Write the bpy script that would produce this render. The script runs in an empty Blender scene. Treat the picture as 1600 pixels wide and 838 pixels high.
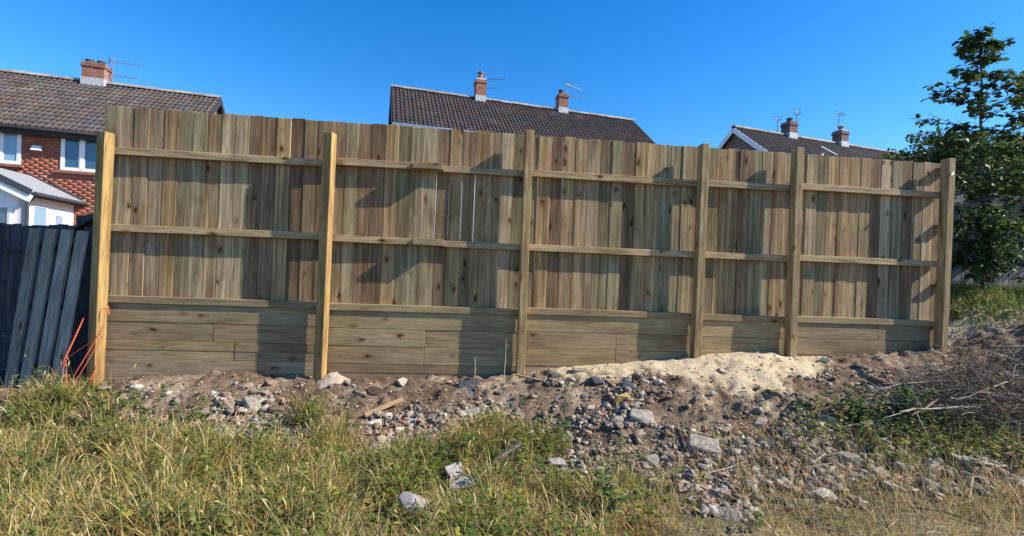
import bpy, bmesh, math, random
import numpy as np
from mathutils import Vector, Matrix
random.seed(7); RNG = np.random.default_rng(11)
sc = bpy.context.scene; C = sc.collection
rad = math.radians

# ------------------------------------------------------------------ camera, sky, sun, exposure
CAM_Z = 1.6; FPX = 750.0; ROLL = rad(2.3)
cam = bpy.data.cameras.new('camera'); camo = bpy.data.objects.new('camera', cam); C.objects.link(camo)
cam.sensor_width = 36; cam.lens = FPX / 1600 * 36; cam.clip_start = 0.05; cam.clip_end = 3000
camo.matrix_world = Matrix.Translation((0, 0, CAM_Z)) @ Matrix.Rotation(rad(90), 4, 'X') @ Matrix.Rotation(ROLL, 4, 'Z')
sc.camera = camo
PHI = rad(6.0); FY = 5.64                       # the new fence's direction and where it crosses x = 0
U = Vector((math.cos(PHI), math.sin(PHI), 0)); N = Vector((math.sin(PHI), -math.cos(PHI), 0))
SUN = (U * 5.4 + N * 1.19 + Vector((0, 0, 4.0))).normalized()
w = bpy.data.worlds.new('World'); sc.world = w; w.use_nodes = True
nt = w.node_tree; bg = nt.nodes['Background']
sky = nt.nodes.new('ShaderNodeTexSky'); sky.sky_type = 'NISHITA'; sky.sun_disc = False
sky.sun_elevation = math.asin(SUN.z); sky.sun_rotation = math.atan2(SUN.x, SUN.y)
sky.air_density = 1.0; sky.dust_density = 0.2; sky.ozone_density = 4.0; sky.altitude = 300
hs = nt.nodes.new('ShaderNodeHueSaturation'); hs.inputs['Saturation'].default_value = 1.35; hs.inputs['Hue'].default_value = 0.505
nt.links.new(sky.outputs[0], hs.inputs['Color']); nt.links.new(hs.outputs[0], bg.inputs['Color'])
bg.inputs['Strength'].default_value = 0.13
sl = bpy.data.lights.new('sun', 'SUN'); sl.energy = 5.0; sl.angle = rad(0.5); sl.color = (1.0, 0.93, 0.82)
so = bpy.data.objects.new('sun', sl); C.objects.link(so); so.rotation_euler = SUN.to_track_quat('Z', 'Y').to_euler()
sc.view_settings.view_transform = 'Standard'; sc.view_settings.look = 'None'
sc.view_settings.exposure = 0.87; sc.view_settings.gamma = 1.0

# ------------------------------------------------------------------ helpers
def unroll(u, v):
    x = (u - 800) / FPX; y = (419 - v) / FPX; c, s = math.cos(ROLL), math.sin(ROLL)
    return x * c - y * s, x * s + y * c
def at(u, v, Y):
    x, y = unroll(u, v); return Vector((x * Y, Y, CAM_Z + y * Y))
def tag(o, label=None, cat=None, group=None, kind=None):
    if label: o['label'] = label
    if cat: o['category'] = cat
    if group: o['group'] = group
    if kind: o['kind'] = kind
    return o
def empty(name, loc=(0, 0, 0), rz=0, label=None, cat=None, group=None):
    o = bpy.data.objects.new(name, None); C.objects.link(o); o.location = loc; o.rotation_euler = (0, 0, rz)
    o.empty_display_size = 0.1
    return tag(o, label, cat, group)
class MB:
    def __init__(s): s.v = []; s.f = []; s.mi = []
    def add(s, vs, fs, mi=0):
        b = len(s.v); s.v += [tuple(p) for p in vs]
        for f in fs: s.f.append([i + b for i in f]); s.mi.append(mi)
        return s
    def box(s, x0, x1, y0, y1, z0, z1, M=None, mi=0):
        vs = [Vector(p) for p in ((x0,y0,z0),(x1,y0,z0),(x1,y1,z0),(x0,y1,z0),(x0,y0,z1),(x1,y0,z1),(x1,y1,z1),(x0,y1,z1))]
        if M is not None: vs = [M @ p for p in vs]
        return s.add(vs, [(0,3,2,1),(4,5,6,7),(0,1,5,4),(1,2,6,5),(2,3,7,6),(3,0,4,7)], mi)
    def bar(s, a, b, w, h, up=(0, 0, 1), mi=0):
        a = Vector(a); b = Vector(b); d = (b - a).normalized(); u = Vector(up)
        x = d.cross(u).normalized() if abs(d.dot(u)) < 0.98 else d.cross(Vector((0, 1, 0))).normalized()
        y = x.cross(d).normalized(); vs = []
        for p in (a, b):
            for i, j in ((-1,-1),(1,-1),(1,1),(-1,1)): vs.append(p + x * (i * w / 2) + y * (j * h / 2))
        return s.add(vs, [(3,2,1,0),(4,5,6,7),(0,1,5,4),(1,2,6,5),(2,3,7,6),(3,0,4,7)], mi)
    def tube(s, pts, rs, n=6, cap=True, mi=0):
        pts = [Vector(p) for p in pts]
        if not hasattr(rs, '__len__'): rs = [rs] * len(pts)
        vs = []; fs = []; ref = None
        for i, p in enumerate(pts):
            d = (pts[min(i + 1, len(pts) - 1)] - pts[max(i - 1, 0)]).normalized()
            if ref is None: ref = Vector((0, 0, 1)) if abs(d.z) < 0.9 else Vector((1, 0, 0))
            x = d.cross(ref).normalized(); y = x.cross(d).normalized(); ref = y
            for k in range(n):
                t = 2 * math.pi * k / n; vs.append(p + (x * math.cos(t) + y * math.sin(t)) * rs[i])
        for i in range(len(pts) - 1):
            for k in range(n):
                a = i * n + k; b = i * n + (k + 1) % n; fs.append((b, a, a + n, b + n))
        if cap: fs.append(tuple(range(n))); fs.append(tuple(range((len(pts) - 1) * n + n - 1, (len(pts) - 1) * n - 1, -1)))
        return s.add(vs, fs, mi)
    def build(s, name, mats, parent=None, loc=None, smooth=False, bevel=0, kind=None):
        me = bpy.data.meshes.new(name); me.from_pydata(s.v, [], s.f)
        if not isinstance(mats, (list, tuple)): mats = [mats]
        for m in mats: me.materials.append(m)
        if len(mats) > 1: me.polygons.foreach_set('material_index', s.mi)
        if bevel:
            bm = bmesh.new(); bm.from_mesh(me)
            bmesh.ops.bevel(bm, geom=bm.edges[:], offset=bevel, segments=1, affect='EDGES'); bm.to_mesh(me); bm.free()
        if smooth: me.polygons.foreach_set('use_smooth', [True] * len(me.polygons))
        me.update()
        return link(name, me, parent, loc, kind)
def link(name, me, parent=None, loc=None, kind=None):
    o = bpy.data.objects.new(name, me); C.objects.link(o)
    if parent is not None: o.parent = parent
    if loc is not None: o.location = loc
    if kind: o['kind'] = kind
    return o
def np_mesh(name, V, quads=None, tris=None, mat=None, col=None, smooth=False):
    me = bpy.data.meshes.new(name)
    fl = []; cnt = []
    if quads is not None and len(quads): fl.append(np.asarray(quads).reshape(-1)); cnt.append(np.full(len(quads), 4))
    if tris is not None and len(tris): fl.append(np.asarray(tris).reshape(-1)); cnt.append(np.full(len(tris), 3))
    fl = np.concatenate(fl).astype(np.int32); cnt = np.concatenate(cnt)
    me.vertices.add(len(V)); me.vertices.foreach_set('co', np.asarray(V, np.float32).reshape(-1))
    me.loops.add(len(fl)); me.loops.foreach_set('vertex_index', fl)
    st = np.concatenate([[0], np.cumsum(cnt)[:-1]]).astype(np.int32)
    me.polygons.add(len(cnt)); me.polygons.foreach_set('loop_start', st)
    if smooth: me.polygons.foreach_set('use_smooth', np.ones(len(cnt), bool))
    if col is not None:
        a = me.color_attributes.new('Col', 'FLOAT_COLOR', 'POINT')
        c4 = np.ones((len(V), 4), np.float32); c4[:, :col.shape[1]] = col
        a.data.foreach_set('color', c4.reshape(-1))
    me.update(calc_edges=True); me.validate()
    if mat: me.materials.append(mat)
    return me

# value noise (numpy)
_PERM = RNG.random((256, 256))
def vnoise(x, y):
    x = np.asarray(x, float); y = np.asarray(y, float)
    xi = np.floor(x).astype(int); yi = np.floor(y).astype(int); fx = x - xi; fy = y - yi
    fx = fx * fx * (3 - 2 * fx); fy = fy * fy * (3 - 2 * fy)
    g = lambda a, b: _PERM[a & 255, b & 255]
    return (g(xi, yi) * (1 - fx) + g(xi + 1, yi) * fx) * (1 - fy) + (g(xi, yi + 1) * (1 - fx) + g(xi + 1, yi + 1) * fx) * fy
def fbm(x, y, sc_, oct_=4, gain=0.5):
    a = 1; t = 0; s = 0; x = np.asarray(x) * sc_; y = np.asarray(y) * sc_
    for k in range(oct_): t = t + a * vnoise(x + 17.3 * k, y - 9.1 * k); s += a; a *= gain; x = x * 2.03; y = y * 2.03
    return t / s
def sstep(a, b, x): t = np.clip((x - a) / (b - a), 0, 1); return t * t * (3 - 2 * t)

# ------------------------------------------------------------------ materials
def new_mat(name):
    m = bpy.data.materials.new(name); m.use_nodes = True; t = m.node_tree
    return m, t, t.nodes['Principled BSDF'], t.nodes.new, t.links.new
def ramp(t, stops, interp='LINEAR'):
    r = t.nodes.new('ShaderNodeValToRGB'); r.color_ramp.interpolation = interp
    e = r.color_ramp.elements
    while len(e) < len(stops): e.new(0.5)
    for i, (p, c) in enumerate(stops): e[i].position = p; e[i].color = (*c, 1) if len(c) == 3 else c
    return r
def mixc(t, mode, fac, a, b):
    n = t.nodes.new('ShaderNodeMix'); n.data_type = 'RGBA'; n.blend_type = mode
    for sock, v in ((n.inputs[0], fac), (n.inputs[6], a), (n.inputs[7], b)):
        if hasattr(v, 'links') or hasattr(v, 'is_linked'): t.links.new(v, sock)
        elif isinstance(v, (int, float)): sock.default_value = v
        else: sock.default_value = (*v, 1)
    return n.outputs[2]
def math_(t, op, a, b=0.0):
    n = t.nodes.new('ShaderNodeMath'); n.operation = op
    for i, v in enumerate((a, b)):
        if isinstance(v, (int, float)): n.inputs[i].default_value = v
        else: t.links.new(v, n.inputs[i])
    return n.outputs[0]
def simple(name, col, rough=0.7, var=0.15, scale=8, bump=0.1, spec=0.3, metal=0, obj_rand=0.0):
    m, t, b, nn, lk = new_mat(name)
    tc = nn('ShaderNodeTexCoord'); nz = nn('ShaderNodeTexNoise'); nz.inputs['Scale'].default_value = scale
    nz.inputs['Detail'].default_value = 6; nz.inputs['Roughness'].default_value = 0.65
    lk(tc.outputs['Object'], nz.inputs['Vector'])
    lo = tuple(max(0, c * (1 - var * 1.6)) for c in col); hi = tuple(min(1, c * (1 + var * 1.6)) for c in col)
    r = ramp(t, [(0.3, lo), (0.7, hi)]); lk(nz.outputs[0], r.inputs[0]); out = r.outputs[0]
    if obj_rand:
        oi = nn('ShaderNodeObjectInfo'); r2 = ramp(t, [(0, (1 - obj_rand,) * 3), (1, (1 + obj_rand,) * 3)]); lk(oi.outputs['Random'], r2.inputs[0])
        out = mixc(t, 'MULTIPLY', 1.0, out, r2.outputs[0])
    lk(out, b.inputs['Base Color']); b.inputs['Roughness'].default_value = rough; b.inputs['Specular IOR Level'].default_value = spec
    b.inputs['Metallic'].default_value = metal
    if bump:
        bp = nn('ShaderNodeBump'); bp.inputs['Strength'].default_value = bump; bp.inputs['Distance'].default_value = 0.02
        lk(nz.outputs[0], bp.inputs['Height']); lk(bp.outputs[0], b.inputs['Normal'])
    return m
def wood(name, palette, axis='Z', knots=0.5, dark=0.55, rough=0.85, streak=16, saw=True, along=1.1, con=1.0, stripe=0.0):
    m, t, b, nn, lk = new_mat(name)
    tc = nn('ShaderNodeTexCoord'); oi = nn('ShaderNodeObjectInfo')
    off = nn('ShaderNodeVectorMath'); off.operation = 'SCALE'; off.inputs[0].default_value = (37.0, 23.0, 51.0); lk(oi.outputs['Random'], off.inputs['Scale'])
    add = nn('ShaderNodeVectorMath'); add.operation = 'ADD'; lk(tc.outputs['Object'], add.inputs[0]); lk(off.outputs[0], add.inputs[1])
    def mp(across, along):
        n = nn('ShaderNodeMapping'); sv = [across] * 3; sv['XYZ'.index(axis)] = along
        n.inputs['Scale'].default_value = sv; lk(add.outputs[0], n.inputs['Vector']); return n.outputs[0]
    grain = nn('ShaderNodeTexNoise'); grain.inputs['Scale'].default_value = 1; grain.inputs['Detail'].default_value = 5
    grain.inputs['Roughness'].default_value = 0.6; grain.inputs['Distortion'].default_value = 1.4; lk(mp(streak, along), grain.inputs['Vector'])
    fine = nn('ShaderNodeTexNoise'); fine.inputs['Scale'].default_value = 1; fine.inputs['Detail'].default_value = 4; lk(mp(90, 5), fine.inputs['Vector'])
    blot = nn('ShaderNodeTexNoise'); blot.inputs['Scale'].default_value = 1; blot.inputs['Detail'].default_value = 3; lk(mp(4, 1.6), blot.inputs['Vector'])
    vor = nn('ShaderNodeTexVoronoi'); vor.inputs['Scale'].default_value = 1; vor.inputs['Randomness'].default_value = 1.0
    kn = nn('ShaderNodeTexNoise'); kn.inputs['Scale'].default_value = 1; kn.inputs['Detail'].default_value = 2; lk(mp(22, 12), kn.inputs['Vector'])
    ko = nn('ShaderNodeVectorMath'); ko.operation = 'MULTIPLY_ADD'; lk(kn.outputs['Color'], ko.inputs[0]); ko.inputs[1].default_value = (.35, .35, .35); lk(mp(8, 4.2), ko.inputs[2]); lk(ko.outputs[0], vor.inputs['Vector'])
    n = len(palette); pr = ramp(t, [(i / n, c) for i, c in enumerate(palette)], 'CONSTANT'); lk(oi.outputs['Random'], pr.inputs[0])
    gr = ramp(t, [(0.3, (dark * .75, dark * .66, dark * .58)), (0.43, (0.85, .82, .79)), (0.57, (1.08, 1.08, 1.06)), (0.72, (1.42, 1.42, 1.38))]); lk(grain.outputs[0], gr.inputs[0])
    c = mixc(t, 'MULTIPLY', con, pr.outputs[0], gr.outputs[0])
    if stripe:
        st_ = nn('ShaderNodeTexNoise'); st_.inputs['Scale'].default_value = 1; st_.inputs['Detail'].default_value = 3; st_.inputs['Roughness'].default_value = .55; st_.inputs['Distortion'].default_value = .35; lk(mp(26, .45), st_.inputs['Vector'])
        sr_ = ramp(t, [(0.34, (.5, .44, .4)), (0.46, (.86, .84, .82)), (0.54, (1.08, 1.07, 1.05)), (0.66, (1.5, 1.5, 1.46))]); lk(st_.outputs[0], sr_.inputs[0])
        c = mixc(t, 'MULTIPLY', stripe, c, sr_.outputs[0])
    fr = ramp(t, [(0.3, (0.6,) * 3), (0.7, (1.3,) * 3)]); lk(fine.outputs[0], fr.inputs[0]); c = mixc(t, 'MULTIPLY', 0.8, c, fr.outputs[0])
    br = ramp(t, [(0.3, (0.66, 0.60, 0.54)), (0.5, (1, 1, 1)), (0.72, (1.14, 1.13, 1.1))]); lk(blot.outputs[0], br.inputs[0]); c = mixc(t, 'MULTIPLY', 0.8, c, br.outputs[0])
    kr = ramp(t, [(0.06, (0.2, 0.12, 0.08)), (0.13, (0.38, 0.26, 0.18)), (0.17, (0.75, 0.66, 0.55)), (0.34, (1, 1, 1))]); lk(vor.outputs['Distance'], kr.inputs[0])
    wn = nn('ShaderNodeTexWhiteNoise'); wn.noise_dimensions = '3D'; lk(vor.outputs['Position'], wn.inputs[0])
    c = mixc(t, 'MULTIPLY', math_(t, 'LESS_THAN', wn.outputs[0], knots), c, kr.outputs[0])
    lk(c, b.inputs['Base Color']); b.inputs['Roughness'].default_value = rough; b.inputs['Specular IOR Level'].default_value = 0.2
    h = math_(t, 'ADD', grain.outputs[0], math_(t, 'MULTIPLY', fine.outputs[0], 0.6))
    if saw:
        wv = nn('ShaderNodeTexWave'); wv.bands_direction = axis; wv.inputs['Scale'].default_value = 28; wv.inputs['Distortion'].default_value = 1.5
        lk(add.outputs[0], wv.inputs['Vector']); h = math_(t, 'ADD', h, math_(t, 'MULTIPLY', wv.outputs[0], 0.25))
    bp = nn('ShaderNodeBump'); bp.inputs['Strength'].default_value = 0.35; bp.inputs['Distance'].default_value = 0.004
    lk(h, bp.inputs['Height']); lk(bp.outputs[0], b.inputs['Normal'])
    return m
def attr_leaf(name, trans=0.35, rough=0.5, spec=0.3):
    m, t, b, nn, lk = new_mat(name)
    a = nn('ShaderNodeAttribute'); a.attribute_name = 'Col'
    lk(a.outputs['Color'], b.inputs['Base Color']); b.inputs['Roughness'].default_value = rough; b.inputs['Specular IOR Level'].default_value = spec
    tr = nn('ShaderNodeBsdfTranslucent'); lk(a.outputs['Color'], tr.inputs[0])
    mx = nn('ShaderNodeMixShader'); mx.inputs[0].default_value = trans; lk(b.outputs[0], mx.inputs[1]); lk(tr.outputs[0], mx.inputs[2])
    lk(mx.outputs[0], t.nodes['Material Output'].inputs[0]); return m
def brick_mat(name, brick, mortar, sx=1.0):
    m, t, b, nn, lk = new_mat(name)
    tc = nn('ShaderNodeTexCoord'); mp = nn('ShaderNodeMapping'); mp.inputs['Rotation'].default_value = (rad(90), 0, 0); lk(tc.outputs['Object'], mp.inputs[0])
    bt = nn('ShaderNodeTexBrick'); lk(mp.outputs[0], bt.inputs[0]); bt.inputs['Scale'].default_value = 1
    bt.inputs['Brick Width'].default_value = 0.225 * sx; bt.inputs['Row Height'].default_value = 0.075; bt.inputs['Mortar Size'].default_value = 0.009
    bt.inputs['Color1'].default_value = (*brick, 1); bt.inputs['Color2'].default_value = (*[c * 0.6 for c in brick], 1); bt.inputs['Mortar'].default_value = (*mortar, 1)
    nz = nn('ShaderNodeTexNoise'); nz.inputs['Scale'].default_value = 5; nz.inputs['Detail'].default_value = 5; lk(tc.outputs['Object'], nz.inputs[0])
    r = ramp(t, [(0.3, (0.65,) * 3), (0.7, (1.25,) * 3)]); lk(nz.outputs[0], r.inputs[0])
    lk(mixc(t, 'MULTIPLY', 0.8, bt.outputs[0], r.outputs[0]), b.inputs['Base Color']); b.inputs['Roughness'].default_value = 0.9
    bp = nn('ShaderNodeBump'); bp.inputs['Strength'].default_value = 0.6; bp.inputs['Distance'].default_value = 0.01; bp.invert = True
    lk(bt.outputs['Fac'], bp.inputs['Height']); lk(bp.outputs[0], b.inputs['Normal']); return m
def attr_mat(name, rough=0.9, scale=6, var=0.35, bump=0.2):
    m, t, b, nn, lk = new_mat(name)
    a = nn('ShaderNodeAttribute'); a.attribute_name = 'Col'; tc = nn('ShaderNodeTexCoord')
    nz = nn('ShaderNodeTexNoise'); nz.inputs['Scale'].default_value = scale; nz.inputs['Detail'].default_value = 6; lk(tc.outputs['Object'], nz.inputs[0])
    r = ramp(t, [(0.3, (1 - var,) * 3), (0.7, (1 + var,) * 3)]); lk(nz.outputs[0], r.inputs[0])
    lk(mixc(t, 'MULTIPLY', 1.0, a.outputs['Color'], r.outputs[0]), b.inputs['Base Color']); b.inputs['Roughness'].default_value = rough
    b.inputs['Specular IOR Level'].default_value = 0.2
    bp = nn('ShaderNodeBump'); bp.inputs['Strength'].default_value = bump; bp.inputs['Distance'].default_value = 0.01
    lk(nz.outputs[0], bp.inputs['Height']); lk(bp.outputs[0], b.inputs['Normal']); return m

BOARDS = [(0.322,0.223,0.121),(0.250,0.199,0.110),(0.365,0.249,0.126),(0.182,0.116,0.067),(0.336,0.261,0.151),(0.245,0.160,0.088),(0.403,0.304,0.186),(0.288,0.211,0.130),(0.206,0.163,0.090),(0.341,0.223,0.112),(0.274,0.220,0.130),(0.221,0.142,0.082)]
M_board = wood('treated_board', BOARDS, 'Z', knots=0.4, streak=13, along=.8, con=.6, stripe=.68)
M_post = wood('treated_post', [(.35,.255,.13),(.32,.245,.135),(.36,.255,.125)], 'Z', knots=0.3, dark=.7, streak=14)
M_post_new = wood('fresh_post', [(.33,.212,.085)], 'Z', knots=0.25, dark=.75, streak=12)
M_rail = wood('treated_rail', [(.38,.28,.165),(.345,.265,.16),(.40,.29,.16)], 'X', knots=0.4, dark=.65, streak=26)
M_sleeper = wood('treated_sleeper', [(.315,.225,.118),(.285,.195,.107),(.33,.242,.124),(.28,.205,.115),(.32,.22,.112),(.345,.255,.137)], 'X', knots=0.25, dark=.62, streak=12, along=.7, con=.42)
M_sleeper_low = wood('dusty_sleeper', [(.32,.235,.145),(.295,.215,.13),(.34,.25,.152)], 'X', knots=0.15, dark=.7, streak=8, along=1.6, con=.3)
M_oldblue = wood('old_dark_wood', [(.27,.235,.195),(.31,.275,.23),(.22,.19,.16)], 'Z', knots=0.3, dark=.55)
M_oldblack = wood('old_black_wood', [(.045,.05,.065),(.06,.06,.07),(.04,.045,.06)], 'Z', knots=0.2, dark=.6)
M_oldgrey = wood('old_grey_wood', [(.23,.23,.25),(.19,.19,.21),(.27,.26,.26)], 'Z', knots=0.3, dark=.5)
M_cut = wood('cut_pine', [(.50,.36,.20),(.45,.34,.20)], 'X', knots=0.2, dark=.8)
M_white = simple('white_upvc', (.78, .79, .80), 0.35, 0.03, 3, 0, 0.5)
M_render = simple('white_render', (.80, .80, .79), 0.85, 0.05, 6, 0.1)
M_greyroof = simple('grey_felt_roof', (.26, .27, .29), 0.8, 0.12, 14, 0.3)
M_darkfelt = simple('dark_trim', (.05, .055, .065), 0.6, 0.1, 5, 0.05)
M_soffit = simple('dark_brown_fascia', (.035, .03, .03), 0.6, 0.1, 5, 0.05)
M_lead = simple('grey_lead_flashing', (.42, .43, .45), 0.6, 0.15, 12, 0.2)
M_metal = simple('aerial_metal', (.25, .25, .27), 0.4, 0.1, 10, 0, 0.5, 0.6)
M_pot = simple('chimney_pot_clay', (.30, .16, .10), 0.85, 0.2, 12, 0.2)
M_potdark = simple('sooty_pot', (.08, .07, .07), 0.85, 0.2, 12, 0.2)
M_cream = simple('cream_mortar', (.55, .52, .46), 0.9, 0.15, 14, 0.4)
M_brick = brick_mat('red_brick', (.30, .105, .07), (.38, .33, .28))
M_brickstk = brick_mat('chimney_brick', (.33, .115, .07), (.26, .19, .15))
M_brickdk = brick_mat('dark_brick', (.17, .09, .08), (.2, .17, .15))
M_mortar = simple('mortar', (.23, .115, .085), 0.95, 0.15, 20, 0.3)
M_tile = attr_mat('concrete_roof_tile', 0.85, 3.0, 0.25, 0.2)
M_ridge = simple('ridge_tile_concrete', (.27, .235, .20), 0.9, 0.25, 6, 0.4, 0.2, 0, 0.25)
M_leaf = attr_leaf('leaf', 0.38, 0.5, 0.28)
M_grass = attr_leaf('grass_blade', 0.3, 0.55, 0.25)
M_bark = simple('bark', (.09, .075, .06), 0.9, 0.3, 30, 0.6)
M_twig = attr_mat('dry_twig', 0.85, 20, 0.3, 0.3)
M_stone = attr_mat('stone', 0.92, 14, 0.3, 0.5)

def glass_mat(name, tint):
    m, t, b, nn, lk = new_mat(name)
    b.inputs['Base Color'].default_value = (*tint, 1); b.inputs['Roughness'].default_value = 0.04; b.inputs['Specular IOR Level'].default_value = 0.9
    b.inputs['Coat Weight'].default_value = 0.4; b.inputs['Coat Roughness'].default_value = 0.02
    return m
M_glass = glass_mat('window_glass', (.03, .08, .15)); M_blind = glass_mat('window_glass_with_blind', (.22, .34, .46))

# ------------------------------------------------------------------ ground shape
def fence_y(x): return FY + x * math.tan(PHI)
_FX = np.array([-30, -7, -5.2, -4.4, -3.9, -3.0, -2.1, -1.0, .15, 1.0, 2.3, 3.0, 3.63, 4.6, 5.69, 6.1, 6.6, 8, 30])
_FZ = np.array([.0, .05, .10, .20, .27, .32, .28, .28, .37, .46, .60, .67, .62, .68, .80, .96, 1.15, 1.3, 1.3])
_WX = np.array([-30, -4.5, -3, 0, 2.3, 4, 6, 30]); _WZ = np.array([.8, .85, 1.15, 1.55, 2.1, 2.4, 2.7, 3.0])
def bank(x, y):
    q = fence_y(x) - y
    return q, np.interp(x, _WX, _WZ)
def sand_mask(x, y):
    q, _ = bank(x, y)
    qm = np.interp(x, [0.1, .5, 1.0, 1.5, 2.0, 2.4, 3.0, 3.45, 3.8, 4.05], [.0, .33, .45, .5, .78, 1.08, 1.0, .7, .3, .0])
    nz = (fbm(x, y, 2.6, 6, .72) - .5) * 1.35
    return sstep(-.06, .22, qm - q + nz * (qm > 0.02)) * (q > -.2) * (1 - .75 * sstep(.56, .68, fbm(x + 31, y, 5.0, 4, .6)) * sstep(.1, .35, q))
def right_slope(F, q): return F + (1.53 - F) * sstep(.25, -.95, q)
def zg(x, y, fine=True):
    x = np.asarray(x, float); y = np.asarray(y, float)
    q, wd = bank(x, y)
    F = np.interp(x, _FX, _FZ); base = 0.02 * np.clip(x, 0, 8) + 0.0
    tt = np.clip((q - .22) / (wd - .22), 0, 1); prof = 1 - (0.45 * tt + 0.55 * tt * tt * (3 - 2 * tt))
    z = base + np.maximum(F - base, 0) * prof
    z = np.where(x > 5.75, z + np.maximum(right_slope(F, q) - z, 0) * sstep(5.75, 6.1, x), z)
    sm = sand_mask(x, y); z = z + sm * 0.025
    # retained garden level behind the new fence, falling away to the houses; higher rough ground to the right
    back = sstep(-.02, -.10, q)
    inside = sstep(-4.55, -4.35, x)
    garden = 1.02 * (1 - sstep(-1.0, -6.0, q)) * inside * (1 - sstep(5.9, 6.1, x)) + .1 * (1 - inside)
    right = F + (1.53 - F) * sstep(.25, -.95, q)
    garden = np.where(x > 5.75, np.maximum(garden, z) * (1 - sstep(5.75, 6.1, x)) + np.maximum(right, z) * sstep(5.75, 6.1, x), garden)
    z = np.where(q < -.02, z * (1 - back) + np.where(x > 5.75, np.maximum(garden, z), garden) * back, z)
    z = z - 0.10 * np.exp(-((x + 4.35) / .22) ** 2 - ((y - 4.95) / .2) ** 2)          # dug hole at the first post
    near = np.exp(-(np.maximum(np.abs(x) - 9, 0) / 4) ** 2) * np.exp(-(np.maximum(np.abs(y - 4) - 3.5, 0) / 3) ** 2)
    z = z + near * (fbm(x, y, 0.9, 3) - .5) * .12 * sstep(0.1, .6, np.abs(q))
    if fine:
        amp = 0.12 * (0.35 + 0.65 * sstep(wd + .3, wd * .6, q)) * near
        amp = amp * (1 - .45 * sm)
        z = z + amp * (fbm(x, y, 6.0, 4, .6) - .5) + near * (1 - .85 * sm) * 0.04 * np.maximum(fbm(x, y, 16, 3) - .5, 0) * 3 * sstep(wd + .2, wd * .5, q)
    return z
def G(u, v):                                        # the ground point seen along a direction
    x, y = unroll(u, v); t = np.arange(2.0, 8.0, .006); z = zg(x * t, t, False)
    qq = fence_y(x * t) - t; hit = np.nonzero((CAM_Z + y * t <= z) | ((qq < .3) & (x * t < 5.7)))[0]; t = t[hit[0]] if len(hit) else 7.9
    return Vector((x * t, t, float(zg(x * t, t))))

def axis_pts(lo, hi, step, far, grow=1.25):
    mid = list(np.arange(lo, hi + 1e-6, step)); a = []; s = step; p = hi
    while p < far: s *= grow; p += s; a.append(p)
    b = []; s = step; p = lo
    while p > -far: s *= grow; p -= s; b.append(p)
    return np.array(b[::-1] + mid + a)
gx = axis_pts(-6.2, 7.8, 0.03, 900); gy = axis_pts(1.9, 6.7, 0.024, 900)
GX, GY = np.meshgrid(gx, gy); GZ = zg(GX, GY)
nx, ny = len(gx), len(gy); idx = np.arange(nx * ny).reshape(ny, nx)
quads = np.stack([idx[:-1, :-1], idx[:-1, 1:], idx[1:, 1:], idx[1:, :-1]], -1).reshape(-1, 4)
q_, w_ = bank(GX, GY)
soil_m = sstep(w_ + .25, w_ - .15, q_ + (fbm(GX, GY, 2.2, 3) - .5) * .8)
hill = sstep(5.7, 6.0, GX) * sstep(6.75, 6.2, GY); soil_m = np.maximum(soil_m, hill) * (1 - sstep(5.8, 6.1, GX) * sstep(6.45, 6.8, GY))
pale = sstep(1.0, 2.4, GX) * sstep(3.3, 2.7, GY + (fbm(GX, GY, 1.7, 3) - .5) * .9)
gcol = np.stack([sand_mask(GX, GY), soil_m, pale], -1).reshape(-1, 3)
def ground_mat():
    m, t, b, nn, lk = new_mat('rough_ground')
    a = nn('ShaderNodeAttribute'); a.attribute_name = 'Col'; sp = nn('ShaderNodeSeparateColor'); lk(a.outputs['Color'], sp.inputs[0])
    tc = nn('ShaderNodeTexCoord')
    def noise(s, d=6, r=.6):
        n = nn('ShaderNodeTexNoise'); n.inputs['Scale'].default_value = s; n.inputs['Detail'].default_value = d; n.inputs['Roughness'].default_value = r
        lk(tc.outputs['Object'], n.inputs[0]); return n.outputs[0]
    n1 = noise(2.2, 5); n2 = noise(28, 6, .7); n3 = noise(110, 3)
    s1 = ramp(t, [(.3, (.075, .049, .032)), (.5, (.155, .108, .071)), (.66, (.31, .24, .165))]); lk(n1, s1.inputs[0])
    s2 = ramp(t, [(.3, (.55,) * 3), (.5, (1.0,) * 3), (.72, (1.5, 1.46, 1.4))]); lk(n2, s2.inputs[0])
    soil = mixc(t, 'MULTIPLY', 1.0, s1.outputs[0], s2.outputs[0])
    d1 = ramp(t, [(.3, (.42, .325, .20)), (.7, (.60, .495, .33))]); lk(n2, d1.inputs[0])
    g1 = ramp(t, [(.3, (.06, .05, .03)), (.5, (.13, .11, .055)), (.7, (.23, .19, .10))]); lk(n2, g1.inputs[0])
    p1 = ramp(t, [(.3, (.25, .19, .11)), (.6, (.42, .34, .22))]); lk(n2, p1.inputs[0])
    c = mixc(t, 'MIX', sp.outputs[2], g1.outputs[0], p1.outputs[0])
    c = mixc(t, 'MIX', sp.outputs[1], c, soil)
    c = mixc(t, 'MIX', sp.outputs[0], c, d1.outputs[0])
    f3 = ramp(t, [(.3, (.8,) * 3), (.7, (1.2,) * 3)]); lk(n3, f3.inputs[0]); c = mixc(t, 'MULTIPLY', 1.0, c, f3.outputs[0])
    lk(c, b.inputs['Base Color']); b.inputs['Roughness'].default_value = 0.97; b.inputs['Specular IOR Level'].default_value = 0.1
    bp = nn('ShaderNodeBump'); bp.inputs['Strength'].default_value = 0.8; bp.inputs['Distance'].default_value = 0.02
    lk(math_(t, 'ADD', n2, math_(t, 'MULTIPLY', n3, .4)), bp.inputs['Height']); lk(bp.outputs[0], b.inputs['Normal']); return m
me = np_mesh('ground', np.stack([GX, GY, GZ], -1).reshape(-1, 3), quads, None, ground_mat(), gcol, True)
tag(link('ground', me), 'bare rubble bank rising from rough grass to the foot of the new fence', None, None, 'structure')

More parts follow.
